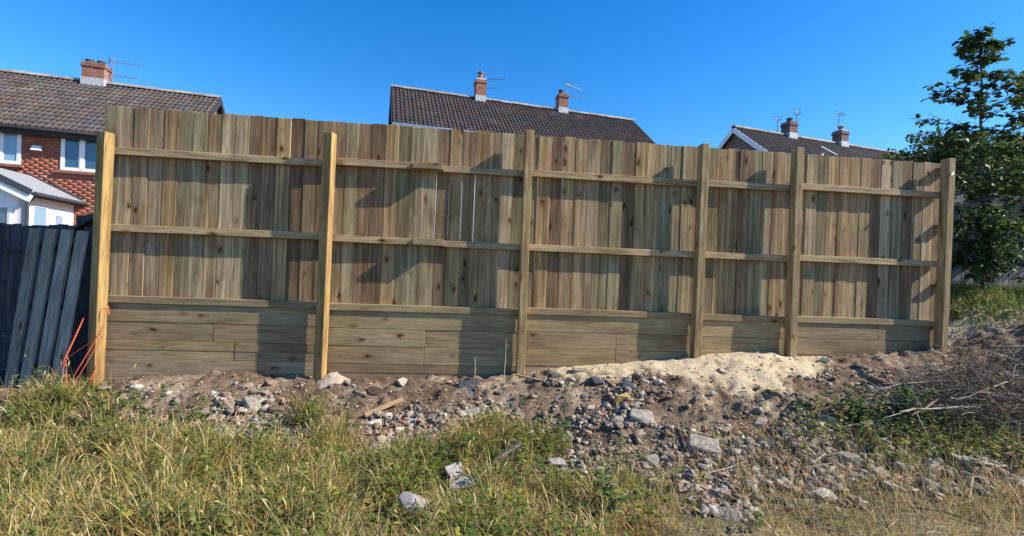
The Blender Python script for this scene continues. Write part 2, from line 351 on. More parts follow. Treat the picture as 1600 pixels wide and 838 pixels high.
# ------------------------------------------------------------------ houses
def roof_tiles(x0, x1, b, d, over=0.0, tw=0.30, gauge=0.265, base=(.088, .072, .067), seed=1):
    """one slope in local coordinates: ridge along x at y=0,z=0, falling towards -y by b and d"""
    rg = random.Random(seed); L = math.hypot(b, d); dy, dz = -b / L, -d / L; nyv, nzv = -d / L, b / L
    nrow = int(L / gauge); g = L / nrow; ncol = int(round((x1 - x0) / tw)); t_ = (x1 - x0) / ncol
    prof = [(0, 0), (.06, .018), (.14, .036), (.22, .018), (.28, .002), (.5, 0), (.56, .018), (.64, .036), (.72, .018), (.78, .002), (1, 0)]
    V = []; F = []; CC = []
    for r in range(nrow):
        for c in range(ncol):
            k = rg.uniform(.88, 1.12); hue = rg.uniform(-.012, .012); col = (base[0] * k + hue, base[1] * k, base[2] * k - hue * .6)
            if rg.random() < .02: col = tuple(min(.3, q * 1.5) for q in col)
            xo = x0 + c * t_; l0 = r * g - .02; l1 = (r + 1) * g + .03 + rg.uniform(-.005, .005); bse = len(V); jh = rg.uniform(0, .006)
            for (ll, hh) in ((l0, 0.0), (l1, 0.022 + jh), (l1, 0.004)):
                for px, pz in prof:
                    x = xo + px * t_; h = hh + pz + .004
                    V.append((x, dy * ll + nyv * h, dz * ll + nzv * h)); CC.append(col)
            n = len(prof)
            for i in range(n - 1):
                F.append((bse + i, bse + n + i, bse + n + i + 1, bse + i + 1)); F.append((bse + n + i, bse + 2 * n + i, bse + 2 * n + i + 1, bse + n + i + 1))
    return np_mesh('roof_tiles', np.array(V), np.array(F), None, M_tile, np.array(CC))
def ridge_mesh():
    m = MB(); vs = []; n = 7
    for x in (0, .445):
        for rr in (.125, .1):
            for k in range(n):
                a = math.pi * k / (n - 1); vs.append((x, rr * math.cos(a), rr * .85 * math.sin(a) - .015))
    fs = []
    for k in range(n - 1):
        fs += [(k, k + 1, 2 * n + k + 1, 2 * n + k), (n + k + 1, n + k, 3 * n + k, 3 * n + k + 1), (k + 1, k, n + k, n + k + 1), (2 * n + k, 2 * n + k + 1, 3 * n + k + 1, 3 * n + k)]
    m.add(vs, fs); o = m.build('ridge_tile', M_ridge); me = o.data; bpy.data.objects.remove(o); return me
RIDGE = ridge_mesh()
def aerial(parent, x, y, z, pole, booms, name='aerial'):
    m = MB(); m.tube([(x, y, z), (x, y, z + pole)], .016, 6)
    for (h, ang, ln, ne) in booms:
        c, s = math.cos(ang), math.sin(ang); a = Vector((x - c * .1, y - s * .1, z + h)); e = Vector((x + c * ln, y + s * ln, z + h + .02))
        m.bar(a, e, .018, .018)
        for k in range(ne):
            p = a.lerp(e, (k + .5) / ne); q = Vector((-s, c, 0)) * (.16 - .05 * k / ne); m.bar(p - q, p + q, .009, .009)
        m.bar(a + Vector((-s, c, 0)) * .16 + Vector((0, 0, .09)), a + Vector((s, -c, 0)) * .16 + Vector((0, 0, .09)), .012, .012)
        m.bar(a - Vector((0, 0, .09)), a + Vector((0, 0, .1)), .05, .012)
    return m.build(name, M_metal, parent)
def chimney(parent, x, w_, d_, h, mat, pots, flaunch=True, sink=.45, y=0.0, flash=True):
    m = MB(); m.box(x - w_ / 2, x + w_ / 2, y - d_ / 2, y + d_ / 2, -sink, h - .15)
    m.box(x - w_ / 2 - .03, x + w_ / 2 + .03, y - d_ / 2 - .03, y + d_ / 2 + .03, h - .15, h - .075)
    m.box(x - w_ / 2 - .012, x + w_ / 2 + .012, y - d_ / 2 - .012, y + d_ / 2 + .012, h - .075, h)
    st = m.build('chimney', mat, parent)
    if flash:
        f = MB(); f.box(x - w_ / 2 - .015, x + w_ / 2 + .015, y - d_ / 2 - .015, y + d_ / 2 + .015, -sink * .8, .11); f.build('flashing', M_lead, st)
    if flaunch:
        f = MB(); vs = [(x + a * w_ * .5, y + b * d_ * .5, h + .002) for a, b in ((-1,-1),(1,-1),(1,1),(-1,1))] + [(x + a * w_ * .28, y + b * d_ * .28, h + .07) for a, b in ((-1,-1),(1,-1),(1,1),(-1,1))]
        f.add(vs, [(0,1,5,4),(1,2,6,5),(2,3,7,6),(3,0,4,7),(4,5,6,7),(3,2,1,0)]); f.build('flaunching', M_cream, st)
    for (px, kind, hh) in pots:
        f = MB(); z = h + .03
        if kind == 'tall':
            f.tube([(x + px, y, z), (x + px, y, z + hh * .75), (x + px, y, z + hh * .76), (x + px, y, z + hh * .84)], [.10, .085, .12, .12], 10)
            f.tube([(x + px, y, z + hh * .86), (x + px, y, z + hh * .97), (x + px, y, z + hh)], [.13, .13, .05], 10)
            f.build('pot', M_pot, st)
        else:
            f.tube([(x + px, y, z), (x + px, y, z + hh * .8), (x + px, y, z + hh * .81), (x + px, y, z + hh)], [.12, .105, .13, .12], 10); f.build('pot', M_potdark, st)
    return st
def gable_house(name, A, th, L, b, d, label, gable_mat, wall_mat, eave_over=.32, verge=.18, fascia=M_white, seed=1, x_vis=0.0, tilebase=(.088, .072, .067), barge=M_white):
    """ridge from local x=0 to L at height A.z; root at ground below the ridge's near end"""
    root = empty(name, (A[0], A[1], 0), th, label, 'house'); H = A[2]
    bw = b - eave_over                                      # wall plane distance from the ridge
    ez = H - d                                              # eaves height
    wall_top = H - d * bw / b - .06
    m = MB(); x0, x1 = verge, L - verge
    m.add([(x0,-bw,-.2),(x1,-bw,-.2),(x1,-bw,wall_top),(x0,-bw,wall_top)], [(0,1,2,3)])
    m.add([(x0,bw,-.2),(x1,bw,-.2),(x1,bw,wall_top),(x0,bw,wall_top)], [(3,2,1,0)])
    wall = m.build('wall', wall_mat, root)
    for xx, fl in ((x0, 0), (x1, 1)):
        g = MB(); f = (0, 1, 2, 3, 4) if fl else (4, 3, 2, 1, 0)
        g.add([(0,-bw,-.2),(0,bw,-.2),(0,bw,wall_top),(0,0,H-.07),(0,-bw,wall_top)], [f]); o = g.build('gable_wall', gable_mat, root, loc=(xx, 0, 0))
    t1 = link('roof_tiles', roof_tiles(x_vis, L, b, d, seed=seed, base=tilebase), root, (0, 0, H), 'stuff')
    me2 = roof_tiles(0, L, b, d, seed=seed + 9, base=tilebase, tw=.6, gauge=.6); t2 = link('roof_tiles', me2, root, (L, 0, H), 'stuff'); t2.rotation_euler.z = math.pi
    dk = MB(); s = .03                                      # roof deck below the tiles
    for sg in (-1, 1):
        dk.add([(x_vis * 0 + .02, 0, H - s), (L - .02, 0, H - s), (L - .02, sg * (b - .02), H - d - s), (.02, sg * (b - .02), H - d - s)], [(0, 1, 2, 3) if sg > 0 else (3, 2, 1, 0)])
    dk.build('roof_deck', M_soffit, root)
    n = int(L / .44)
    for k in range(n):
        if x_vis and (k + 1) * L / n < x_vis: continue
        o = link('ridge_tile', RIDGE, root, (k * L / n, 0, H + .012 + RNG.uniform(-.006, .006))); o.rotation_euler = (0, RNG.uniform(-.012, .012), 0)
    fm = MB(); fm.box(.03, L - .03, -b - .005, -b + .02, ez - .2, ez - .015); fm.build('fascia', fascia, root)
    sf = MB(); sf.box(.03, L - .03, -b + .02, -bw, ez - .2, ez - .185); sf.build('soffit', fascia, root)
    gt = MB(); gt.tube([(0, -b - .055, ez - .06), (L, -b - .055, ez - .06)], .05, 8); gt.build('gutter', fascia, root, smooth=True)
    for xx in (.0, L):
        for sg in (-1, 1):
            bm_ = MB(); o1 = .012 if xx else -.012
            p0 = Vector((xx + o1, 0, H - .09)); p1 = Vector((xx + o1, sg * b, H - d - .09)); bm_.bar(p0, p1, .025, .18, up=(0, 0, 1)); bm_.build('bargeboard', barge, root)
    return root, wall, bw, wall_top
def wall_point(root, bw, u, v):
    """where a sight line meets the front wall plane, in the house's local x and z"""
    x, y = unroll(u, v); th = root.rotation_euler.z; u3 = Vector((math.cos(th), math.sin(th))); b2 = Vector((-math.sin(th), math.cos(th)))
    o = Vector(root.location[:2]); dv = Vector((x, 1.0)); t = (o.dot(b2) - bw) / dv.dot(b2); p = dv * t - o
    return p.dot(u3), CAM_Z + y * t
def window(root, yw, x0, x1, z0, z1, mull, glass, rec=.05, fr=.055):
    f = MB(); y0, y1 = yw - .012, yw + rec
    f.box(x0, x1, y0, y1, z0, z0 + fr); f.box(x0, x1, y0, y1, z1 - fr, z1); f.box(x0, x0 + fr, y0, y1, z0 + fr, z1 - fr); f.box(x1 - fr, x1, y0, y1, z0 + fr, z1 - fr)
    for mx in mull: f.box(mx - fr * .6, mx + fr * .6, y0 - .008, y1, z0 + fr, z1 - fr)
    o = f.build('window', M_white, root)
    xs = [x0 + fr] + [q for mx in mull for q in (mx - fr * .6, mx + fr * .6)] + [x1 - fr]
    for i in range(0, len(xs), 2):
        p = MB(); p.box(xs[i], xs[i + 1], yw + .012, yw + .03, z0 + fr, z1 - fr); p.build('pane', glass, o)
        if i // 2 < 2:
            s = MB(); a, b_ = xs[i], xs[i + 1]; q = .035
            s.box(a, b_, y0 + .002, yw + .011, z0 + fr, z0 + fr + q); s.box(a, b_, y0 + .002, yw + .011, z1 - fr - q, z1 - fr); s.box(a, a + q, y0 + .002, yw + .011, z0 + fr + q, z1 - fr - q); s.box(b_ - q, b_, y0 + .002, yw + .011, z0 + fr + q, z1 - fr - q)
            s.build('sash', M_white, o)
    return o
def brickwork(root, yw, x0, x1, z0, z1, holes, mat):
    """courses of proud bricks over the mortar wall"""
    m = MB(); rg = random.Random(3); V = []; F = []; CC = []; r = 0; z = z0
    while z < z1 - .07:
        x = x0 - (.1125 if r % 2 else 0)
        while x < x1:
            a, e = max(x, x0), min(x + .215, x1)
            if e - a > .03:
                segs = [(a, e)]
                for hx0, hx1, hz0, hz1 in holes:
                    if z + .065 > hz0 and z < hz1:
                        ns = []
                        for s0, s1 in segs:
                            if s1 <= hx0 or s0 >= hx1: ns.append((s0, s1))
                            else:
                                if s0 < hx0 - .02: ns.append((s0, hx0))
                                if s1 > hx1 + .02: ns.append((hx1, s1))
                        segs = ns
                for s0, s1 in segs:
                    b0 = len(V); p = yw - .003 - rg.uniform(0, .001); k = rg.uniform(.95, 1.04)
                    col = (.29 * k, (.10 + rg.uniform(-.01, .02)) * k, .066 * k)
                    if rg.random() < .03: col = (.34, .19, .13)
                    V += [(s0, p, z), (s1, p, z), (s1, p, z + .065), (s0, p, z + .065), (s0, yw + .01, z), (s1, yw + .01, z), (s1, yw + .01, z + .065), (s0, yw + .01, z + .065)]; CC += [col] * 8
                    F += [(b0, b0+1, b0+2, b0+3), (b0+1, b0+5, b0+6, b0+2), (b0+4, b0, b0+3, b0+7), (b0+3, b0+2, b0+6, b0+7), (b0+4, b0+5, b0+1, b0)]
            x += .225
        z += .075; r += 1
    me = np_mesh('brickwork', np.array(V), np.array(F), None, mat, np.array(CC)); return link('brickwork', me, root, None, 'stuff')

TH = rad(16.5)
# left house
H1 = gable_house('brick_house', (-19.22, 14.519, CAM_Z + 5.6), TH, 9.0, 3.035, 2.268,
                 'red brick house with white windows and stout chimney past the fence\'s left end', M_brick, M_mortar, seed=4, fascia=M_soffit, barge=M_soffit, eave_over=.28)
r1, wl1, bw1, wt1 = H1
x0, z1 = wall_point(r1, bw1, 97, 212); _, z0 = wall_point(r1, bw1, 97, 266); x1, _ = wall_point(r1, bw1, 176, 240); mm, _ = wall_point(r1, bw1, 129, 240)
lx1, lz1 = wall_point(r1, bw1, 35, 203); _, lz0 = wall_point(r1, bw1, 35, 258); lm, _ = wall_point(r1, bw1, 3, 230); lx0 = lx1 - 1.3
for (a, e, c, d_, mu, gl) in ((x0, x1, z0, z1, [mm], M_glass), (lx0, lx1, lz0, lz1, [lm - .02], M_blind)):
    wn = window(r1, -bw1 - .02, a, e, c, d_, mu, gl)
    s = MB(); s.box(a - .08, e + .08, -bw1 - .10, -bw1 + .02, c - .085, c - .012); s.build('sill', simple('brick_sill', (.27, .11, .075), .9, .25, 9, .4), wn)
brickwork(r1, -bw1, 2.2, 8.8, 1.5, wt1, [(x0, x1, z0 - .05, z1), (lx0, lx1, lz0 - .05, lz1)], attr_mat('brick_face', .9, 9, .12, .1))
ax, az = wall_point(r1, bw1, 60, 233)
s = MB(); s.add([(ax - .12, -bw1 - .015, az - .06), (ax + .12, -bw1 - .015, az - .06), (ax + .08, -bw1 - .015, az + .08), (ax - .10, -bw1 - .015, az + .08),
                 (ax - .12, -bw1 - .14, az - .06), (ax + .12, -bw1 - .14, az - .06), (ax + .08, -bw1 - .08, az + .08), (ax - .10, -bw1 - .08, az + .08)],
                [(0,3,2,1),(4,5,6,7),(0,1,5,4),(1,2,6,5),(2,3,7,6),(3,0,4,7)]); s.build('alarm_box', M_white, r1, bevel=.006)
def ridge_x(root, u, Hc):                               # local x on the ridge seen at column u
    return min((abs((lambda p: 800 + FPX * (p[0] / p[1] * math.cos(ROLL) + (Hc / p[1]) * math.sin(ROLL)))((root.location[0] + x * math.cos(TH), root.location[1] + x * math.sin(TH))) - u), x) for x in np.arange(0, 12, .02))[1]
cx = ridge_x(r1, 151, 5.8)
ch = empty
st = chimney(r1, cx, .62, .46, .62, M_brickstk, [(-.2, 'low', .10), (.12, 'low', .09)], flaunch=False); st.location.z = CAM_Z + 5.6
ae = aerial(r1, cx + .40, .1, .0, .95, [(.83, .15, .75, 7), (.36, .1, .72, 6)]); ae.location.z = CAM_Z + 5.6
# middle house
k = 7.0 / 6.0
H2 = gable_house('brick_house', (-4.364 * k, 16.375 * k, CAM_Z + 7.0), TH, 9.315 * k, 2.314 * k, 1.827 * k,
                 'middle house with long dark tiled roof and two brick chimneys seen above the fence', M_brickdk, M_render, seed=21, tilebase=(.058, .046, .044), barge=M_soffit)
r2 = H2[0]
cx = ridge_x(r2, 750, 7.3); st = chimney(r2, cx, .42, .44, .78, M_brickstk, [(0, 'tall', .34)]); st.location.z = CAM_Z + 7
ae = aerial(r2, cx + .26, .15, .2, .85, [(.72, -.45, .85, 7), (.38, -.3, .65, 5)]); ae.location.z = CAM_Z + 7
cx = ridge_x(r2, 878, 7.3); st = chimney(r2, cx, .42, .44, .70, M_brickstk, [(-.05, 'low', .18)], flaunch=False); st.location.z = CAM_Z + 7
ae = aerial(r2, cx + .30, .15, .2, 1.15, [(1.08, .45, 1.0, 8), (.56, .0, .9, 7)]); ae.location.z = CAM_Z + 7
vp = MB(); vp.tube([(10.75, -2.75, CAM_Z + 3.6), (10.75, -2.75, CAM_Z + 5.25)], .05, 10); vp.build('vent_pipe', M_white, r2)
# right house
H3 = gable_house('brick_house', (8.67, 19.305, CAM_Z + 6.0), rad(18.4), 11.5, 3.069, 2.369,
                 'right-hand house with white bargeboards on its gable beyond the fence', M_brickdk, M_brick, seed=33, tilebase=(.066, .054, .052))
r3 = H3[0]; TH_ = TH; TH = rad(18.4)
cx = ridge_x(r3, 1233, 6.2); st = chimney(r3, cx, .42, .44, .58, M_brickdk, [(.0, 'low', .16)], flaunch=False); st.location.z = CAM_Z + 6
ae = aerial(r3, cx + .33, -.05, .1, 1.0, [(.95, .6, .5, 5)]); ae.location.z = CAM_Z + 6
ae = aerial(r3, cx - .33, .3, .1, .75, [(.66, .4, .3, 4)]); ae.location.z = CAM_Z + 6
cx = ridge_x(r3, 1313, 6.2); st = chimney(r3, cx, .42, .44, .58, M_brickdk, [(.0, 'tall', .2)]); st.location.z = CAM_Z + 6
ae = aerial(r3, cx, .1, .7, .75, [(.72, .3, .55, 6)]); ae.location.z = CAM_Z + 6
rl = MB(); xr = ridge_x(r3, 1256, 5.0); p = Vector((xr + .1, -.7, CAM_Z + 6 - .7 * 2.369 / 3.069 + .075)); q = Vector((xr + .22, -1.3, CAM_Z + 6 - 1.3 * 2.369 / 3.069 + .075)); rl.bar(p, q, .12, .04); rl.build('rooflight', M_white, r3)
vp = MB(); vp.tube([(1.75, -2.5, CAM_Z + 3.6), (1.75, -2.5, CAM_Z + 4.62)], .045, 10); vp.build('vent_pipe', M_white, r3)

# white extension against the left house
def extension():
    root = empty('extension', r1.location, r1.rotation_euler.z, 'low white rendered extension with grey sloping roof against the brick house', 'extension')
    ax_, az_ = wall_point(r1, bw1, 49, 275); ex, ez = wall_point(r1, bw1, 131, 315); y0 = -bw1 - .014; y1 = y0 - 2.0
    lx = 2 * ax_ - ex
    m = MB(); T = .09
    m.add([(ax_, y0, az_), (ex, y0, ez), (ex, y1 - .2, ez), (ax_, y1 - .2, az_), (ax_, y0, az_ - T), (ex, y0, ez - T), (ex, y1 - .2, ez - T), (ax_, y1 - .2, az_ - T)], [(0,3,2,1),(4,5,6,7),(1,2,6,5),(2,3,7,6),(0,1,5,4)])
    m.add([(ax_, y0, az_), (lx, y0, ez), (lx, y1 - .2, ez), (ax_, y1 - .2, az_), (ax_, y0, az_ - T), (lx, y0, ez - T), (lx, y1 - .2, ez - T), (ax_, y1 - .2, az_ - T)], [(0,1,2,3),(7,6,5,4),(5,6,2,1),(6,7,3,2),(4,5,1,0)])
    m.build('roof', M_greyroof, root)
    w_ = MB(); wx = ex - .22; wl = lx + .22; zt = ez + .02
    w_.box(wx - .15, wx, y1, y0, -.1, zt); w_.box(wl, wl + .15, y1, y0, -.1, zt)
    w_.add([(wl, y1, -.1), (wx, y1, -.1), (wx, y1, zt), (ax_, y1, az_ - .12), (wl, y1, zt)], [(0, 1, 2, 3, 4)]); w_.build('wall', M_render, root)
    f = MB(); f.bar((ex + .012, y0, ez - .1), (ex + .012, y1 - .2, ez - .1), .02, .12); f.tube([(ex + .07, y0, ez - .07), (ex + .07, y1 - .2, ez - .07)], .045, 8); f.build('gutter', M_darkfelt, root)
    f = MB(); f.tube([(ex + .06, y1 - .1, ez - .09), (wx + .06, y1 - .02, ez - .3), (wx + .06, y1 - .02, .2)], .035, 8); f.build('downpipe', M_darkfelt, root)
    for sx in (ex, lx):
        f = MB(); f.bar((ax_, y1 - .215, az_ - .05), (sx, y1 - .215, ez - .05), .025, .15); f.build('verge_trim', M_darkfelt, root)
        f = MB(); f.bar((ax_, y1 - .19, az_ - .21), (sx, y1 - .19, ez - .21), .02, .18); f.build('bargeboard', M_white, root)
    f = MB(); d = Vector((ex - ax_, 0, ez - az_)).normalized(); f.bar((ax_ - .1, y0 - .05, az_ + .05), Vector((ex, y0 - .05, ez + .04)), .05, .06); f.build('flashing', M_darkfelt, root)
    # side windows, seen obliquely, and the glazed front
    for (t0, t1, zz0, zz1) in ((.25, .85, ez - 1.0, ez - .3), (1.1, 1.55, ez - 1.1, ez - .45)):
        fr = MB(); ya, yb = y1 + t0, y1 + t1
        fr.box(wx - .01, wx + .02, ya, yb, zz0, zz0 + .05); fr.box(wx - .01, wx + .02, ya, yb, zz1 - .05, zz1); fr.box(wx - .01, wx + .02, ya, ya + .05, zz0 + .05, zz1 - .05); fr.box(wx - .01, wx + .02, yb - .05, yb, zz0 + .05, zz1 - .05)
        o = fr.build('window', M_white, root); p = MB(); p.box(wx - .008, wx + .006, ya + .05, yb - .05, zz0 + .05, zz1 - .05); p.build('pane', M_blind, o)
    o = window(root, y1 - .02, wl + .3, wx - .25, ez - 1.15, ez - .35, [ax_ + .1, ax_ + .75], M_glass, .04)
extension()

# ------------------------------------------------------------------ the new fence
fence = empty('timber_fence', (0, FY, 0), PHI, 'tall new timber fence of vertical boards on horizontal sleepers with six posts', 'fence')
def fence_s(u, v, n):
    x, y = unroll(u, v); c, s = math.cos(PHI), math.sin(PHI); t = (FY * c - n) / (c - x * s); X, Y = x * t, t
    return X * c + (Y - FY) * s
RAIL_N = .068; POST_D = .12; PN0 = RAIL_N + .002; PN1 = PN0 + POST_D; SLP_N = .047
posts = [fence_s(u, 400, PN1) for u in (151, 505, 821, 1096.5, 1246, 1482)]
TOP = CAM_Z + 1.58; SL_TOP = CAM_Z - .465
tops = [CAM_Z + 1.25, CAM_Z + 1.40, TOP + .0, TOP - .01, TOP + .02, TOP + .02]
def fz(s):                                              # soil level at the fence foot
    return float(np.interp(s * math.cos(PHI), _FX, _FZ))
for i, s in enumerate(posts):
    z0 = fz(s) - .5; m = MB(); hw = .05 if i < 2 else .044
    h = tops[i] - z0; hd = POST_D / 2 if i > 1 else .056; m.box(-hw, hw, -hd, hd, 0, h)
    for j in (4, 5, 6, 7): pass
    o = m.build('post', M_post_new if i < 2 else M_post, fence, loc=(s, -(PN0 + (POST_D / 2 if i > 1 else .072)), z0), bevel=.004)
    o.rotation_euler = ((0, rad([.25, .2, -.1, .1, -.2, .2][i]), rad([-15, -13, 0, 0, 0, 0][i])))
# vertical boards, one object each
bw_ = .1485; b_end = posts[5] + .03; s = -4.475; nb = 0; base_mesh = {}
def slit_mesh(v):
    m = MB(); H_ = 2.16; lv = [(0, .0741), (.78, .0741), (.95, .0728), (1.52, .0726), (1.62, .0741), (H_, .0741)]
    for z, hw in lv: m.v += [(-hw, 0, z), (hw, 0, z), (hw, .022, z), (-hw, .022, z)]
    for k in range(5):
        for j in range(4): m.f.append([k * 4 + j, k * 4 + (j + 1) % 4, k * 4 + 4 + (j + 1) % 4, k * 4 + 4 + j]); m.mi.append(0)
    m.f += [[3, 2, 1, 0], [20, 21, 22, 23]]; m.mi += [0, 0]
    o = m.build('board', M_board); me = o.data; bpy.data.objects.remove(o); return me
def board_mesh(v):
    rg = random.Random(100 + v); hw = .0735; m = MB(); H_ = 2.16
    m.box(-hw, hw, 0, .022, 0, H_); o = m.build('board', M_board, bevel=.004); me = o.data; bpy.data.objects.remove(o)
    for vt in me.vertices:                              # slightly waney and cupped
        if vt.co.z > 1: vt.co.z += (vt.co.x / hw) * rg.uniform(-.004, .004)
    return me
VAR = [board_mesh(v) for v in range(8)]; SLIT = slit_mesh(0)
gap_zone = (posts[1] + .55, posts[2] - .05)
while s < b_end:
    gap = random.uniform(.0003, .0015)
    if gap_zone[0] < s < gap_zone[1]: gap = .001
    if nb in (1, 3): gap = .006
    slit = gap_zone[0] < s < gap_zone[1] and (s > posts[1] + 1.0 or nb % 4 == 1)
    o = link('board', SLIT if slit else VAR[nb % 8], fence, (s + .0735, random.uniform(0, .009), TOP - 2.16 + random.uniform(-.012, .006)))
    o.rotation_euler = (random.uniform(-.002, .002), random.uniform(-.001, .001), random.uniform(-.012, .012)); o.scale = (1 if slit else random.uniform(.993, 1.0), 1, 1)
    s += .147 + gap; nb += 1
# rails
def hbar(name, s0, s1, z0, z1, n0, n1, mat, tilt=0.0, bev=.003):
    m = MB(); m.box(-(s1 - s0) / 2, (s1 - s0) / 2, -(n1 - n0) / 2, (n1 - n0) / 2, -(z1 - z0) / 2, (z1 - z0) / 2)
    o = m.build(name, mat, fence, loc=((s0 + s1) / 2, -(n0 + n1) / 2, (z0 + z1) / 2), bevel=bev); o.rotation_euler = (0, tilt, 0); return o
topz = [1.085, 1.115, 1.115, 1.125, 1.155]; midz = [.265, .255, .25, .255, .27]
for i in range(5):
    a, b = posts[i], posts[i + 1]
    if i == 0: a -= .02
    if i == 4: b += .03
    for zz, nm in ((topz[i], 't'), (midz[i], 'm')):
        z = CAM_Z + zz; a_, b_2 = a + .002, b - .002
        if i == 1:
            j = fence_s(691 if nm == 't' else 697, 300, RAIL_N)
            hbar('rail', a_, j, z - .038, z + .038, .0045, RAIL_N, M_rail, random.uniform(-.003, .003))
            hbar('rail', j + .003, b_2, z - .045, z + .028, .0045, RAIL_N - .016, M_rail, random.uniform(-.003, .003))
            k0 = fence_s(640 if nm == 't' else 645, 380, RAIL_N + .05); hbar('batten', k0, j + .002, z - .036, z + .034, RAIL_N + .001, RAIL_N + .068, M_rail)
        else: hbar('rail', a_, b_2, z - .038, z + .038, .0045, RAIL_N, M_rail, random.uniform(-.004, .004))
# sleepers
def sleepers(i):
    a, b = posts[i] + .001, posts[i + 1] - .001
    if i == 0: a = posts[0] - .04
    if i == 4: b += .04
    z = SL_TOP + [0, -.01, .008, .0, .01][i]; hbar('capping_rail', a, b, z - .075, z, .0, RAIL_N - .001, M_sleeper)
    z -= .077; row = 0; zmin = min(fz(a), fz(b)) - .25
    cuts = {(0, 1): [333], (0, 2): [368], (1, 1): [664], (1, 2): [664], (2, 1): [963], (2, 2): [963], (4, 0): [1372]}
    while z > zmin:
        xs = [a] + [fence_s(u, 520, SLP_N) for u in cuts.get((i, row), [])] + [b]
        for k in range(len(xs) - 1):
            n1 = SLP_N + random.uniform(-.006, .002); s0, s1 = xs[k] + (.0015 if k else 0), xs[k + 1] - (.0015 if k < len(xs) - 2 else 0)
            if (i, row) in ((0, 2), (1, 3)):
                hbar('sleeper', s0, s1, z - .1, z - .0015, -.028, n1, M_sleeper); hbar('sleeper', s0, s1, z - .198, z - .1015, -.028, n1 - .004, M_sleeper)
            else: hbar('sleeper', s0, s1, z - .198, z - .0015, -.028, n1, M_sleeper if row < 3 else M_sleeper_low, random.uniform(-.0015, .0015))
        z -= .2; row += 1
for i in range(5): sleepers(i)
hz = fence_s(516, 570, .1)
m = MB()
for ring, (rr, hh) in enumerate(((.26, -.05), (.17, .01), (.09, .055), (.03, .09))):
    m.v += [(hz + .05 + math.cos(a) * rr * random.uniform(.85, 1.15), -.13 - abs(math.sin(a)) * rr * .8 + (.06 if math.sin(a) < 0 else 0), fz(hz) + hh) for a in [2 * math.pi * k / 10 for k in range(10)]]
for ring in range(3):
    for k in range(10): m.f.append([ring * 10 + k, ring * 10 + (k + 1) % 10, ring * 10 + 10 + (k + 1) % 10, ring * 10 + 10 + k]); m.mi.append(0)
m.f.append(list(range(30, 40))); m.mi.append(0)
m.build('concrete_haunch', simple('dusty_concrete', (.36, .29, .22), .95, .2, 16, .6), fence, smooth=True)
# batten ends poking out beyond the first post and one offcut by the last
for v in (318, 416, 483, 532):
    z = at(140, v, 5.25).z; hbar('batten', -4.56, -4.1, z - .038, z + .038, -.075, -.026, M_cut)
zz = at(1492, 503, 6.2).z; hbar('batten', posts[5] - .15, posts[5] + .185, zz - .032, zz + .026, -.075, -.026, M_cut)
for v in (262, 351, 444):  # unseen stubs added behind the last post to throw slanting shadow bars
    z = at(1480, v, 6.2).z; hbar('batten', posts[5] + .034, posts[5] + .19, z - .03, z + .03, .004, .0655, M_rail)
tg = MB(); tg.box(-.03, .03, -.006, .006, -.014, .014); o = tg.build('paper_tag', M_white, fence, loc=(posts[5] - .005, -PN1 - .012, at(1482, 274, 6.1).z), bevel=.002); o.rotation_euler = (0, -.7, .2)

# ------------------------------------------------------------------ old fences
def old_fence(name, P0, P1, z0s, heights, mat, label, n, rails, rail_mat, railn=.03, railw=.075, seed=5, gap=.004, lean=0.0):
    rg = random.Random(seed); a = Vector(P0); b = Vector(P1); d = b - a; L = d.length
    root = empty(name, (a.x, a.y, 0), math.atan2(d.y, d.x), label, 'fence'); w_ = L / n
    for k in range(n):
        t = (k + .5) / n; h = heights(t) + rg.uniform(-.015, .015); z0 = z0s(t)
        m = MB(); m.box(-w_ / 2 + gap / 2, w_ / 2 - gap / 2, 0, .018, 0, h - z0)
        o = m.build('board', mat, root, loc=((k + .5) * w_, rg.uniform(0, .005), z0)); o.rotation_euler = (lean, rg.uniform(-.008, .008), rg.uniform(-.02, .02))
    for (z, s0, s1) in rails:
        m = MB(); m.box(-(s1 - s0) / 2, (s1 - s0) / 2, -railn, -.001, -railw / 2, railw / 2); m.build('rail', rail_mat, root, loc=((s0 + s1) / 2, 0, z))
    return root
# left: runs back from the first post
lf = old_fence('board_fence', (-9.2, 6.75), (-4.55, 5.62), lambda t: .0, lambda t: 1.90 + (.0 if t < .84 else .14) + (.12 if t > .92 else 0), M_oldblack,
          'old dark stained board fence running left from the new fence', 32, [(.5, 0, 4.7), (1.6, 0, 4.6)], M_oldblack)
bp = MB(); bp.bar((3.95, -.03, 1.80), (4.72, -.03, 2.14), .02, .08, up=(0, 1, 0)); bp.build('brace', M_oldblack, lf)
for s in (.3, 2.6):
    m = MB(); m.box(-.05, .05, -.13, -.032, 0, 1.95); m.build('post', M_oldblack, lf, loc=(s, 0, 0))
# right: carries on beyond the last post, behind the sapling
rf = old_fence('board_fence', (5.6, 7.62), (12.0, 7.9), lambda t: 1.15, lambda t: 3.12 - .1 * t, M_oldgrey,
          'weathered grey board fence in the shade behind the sapling', 40, [(1.6, .02, 6.3), (2.2, .02, 6.3), (2.9, .02, 6.3)], M_oldgrey, .045, .085, seed=8, gap=.008)
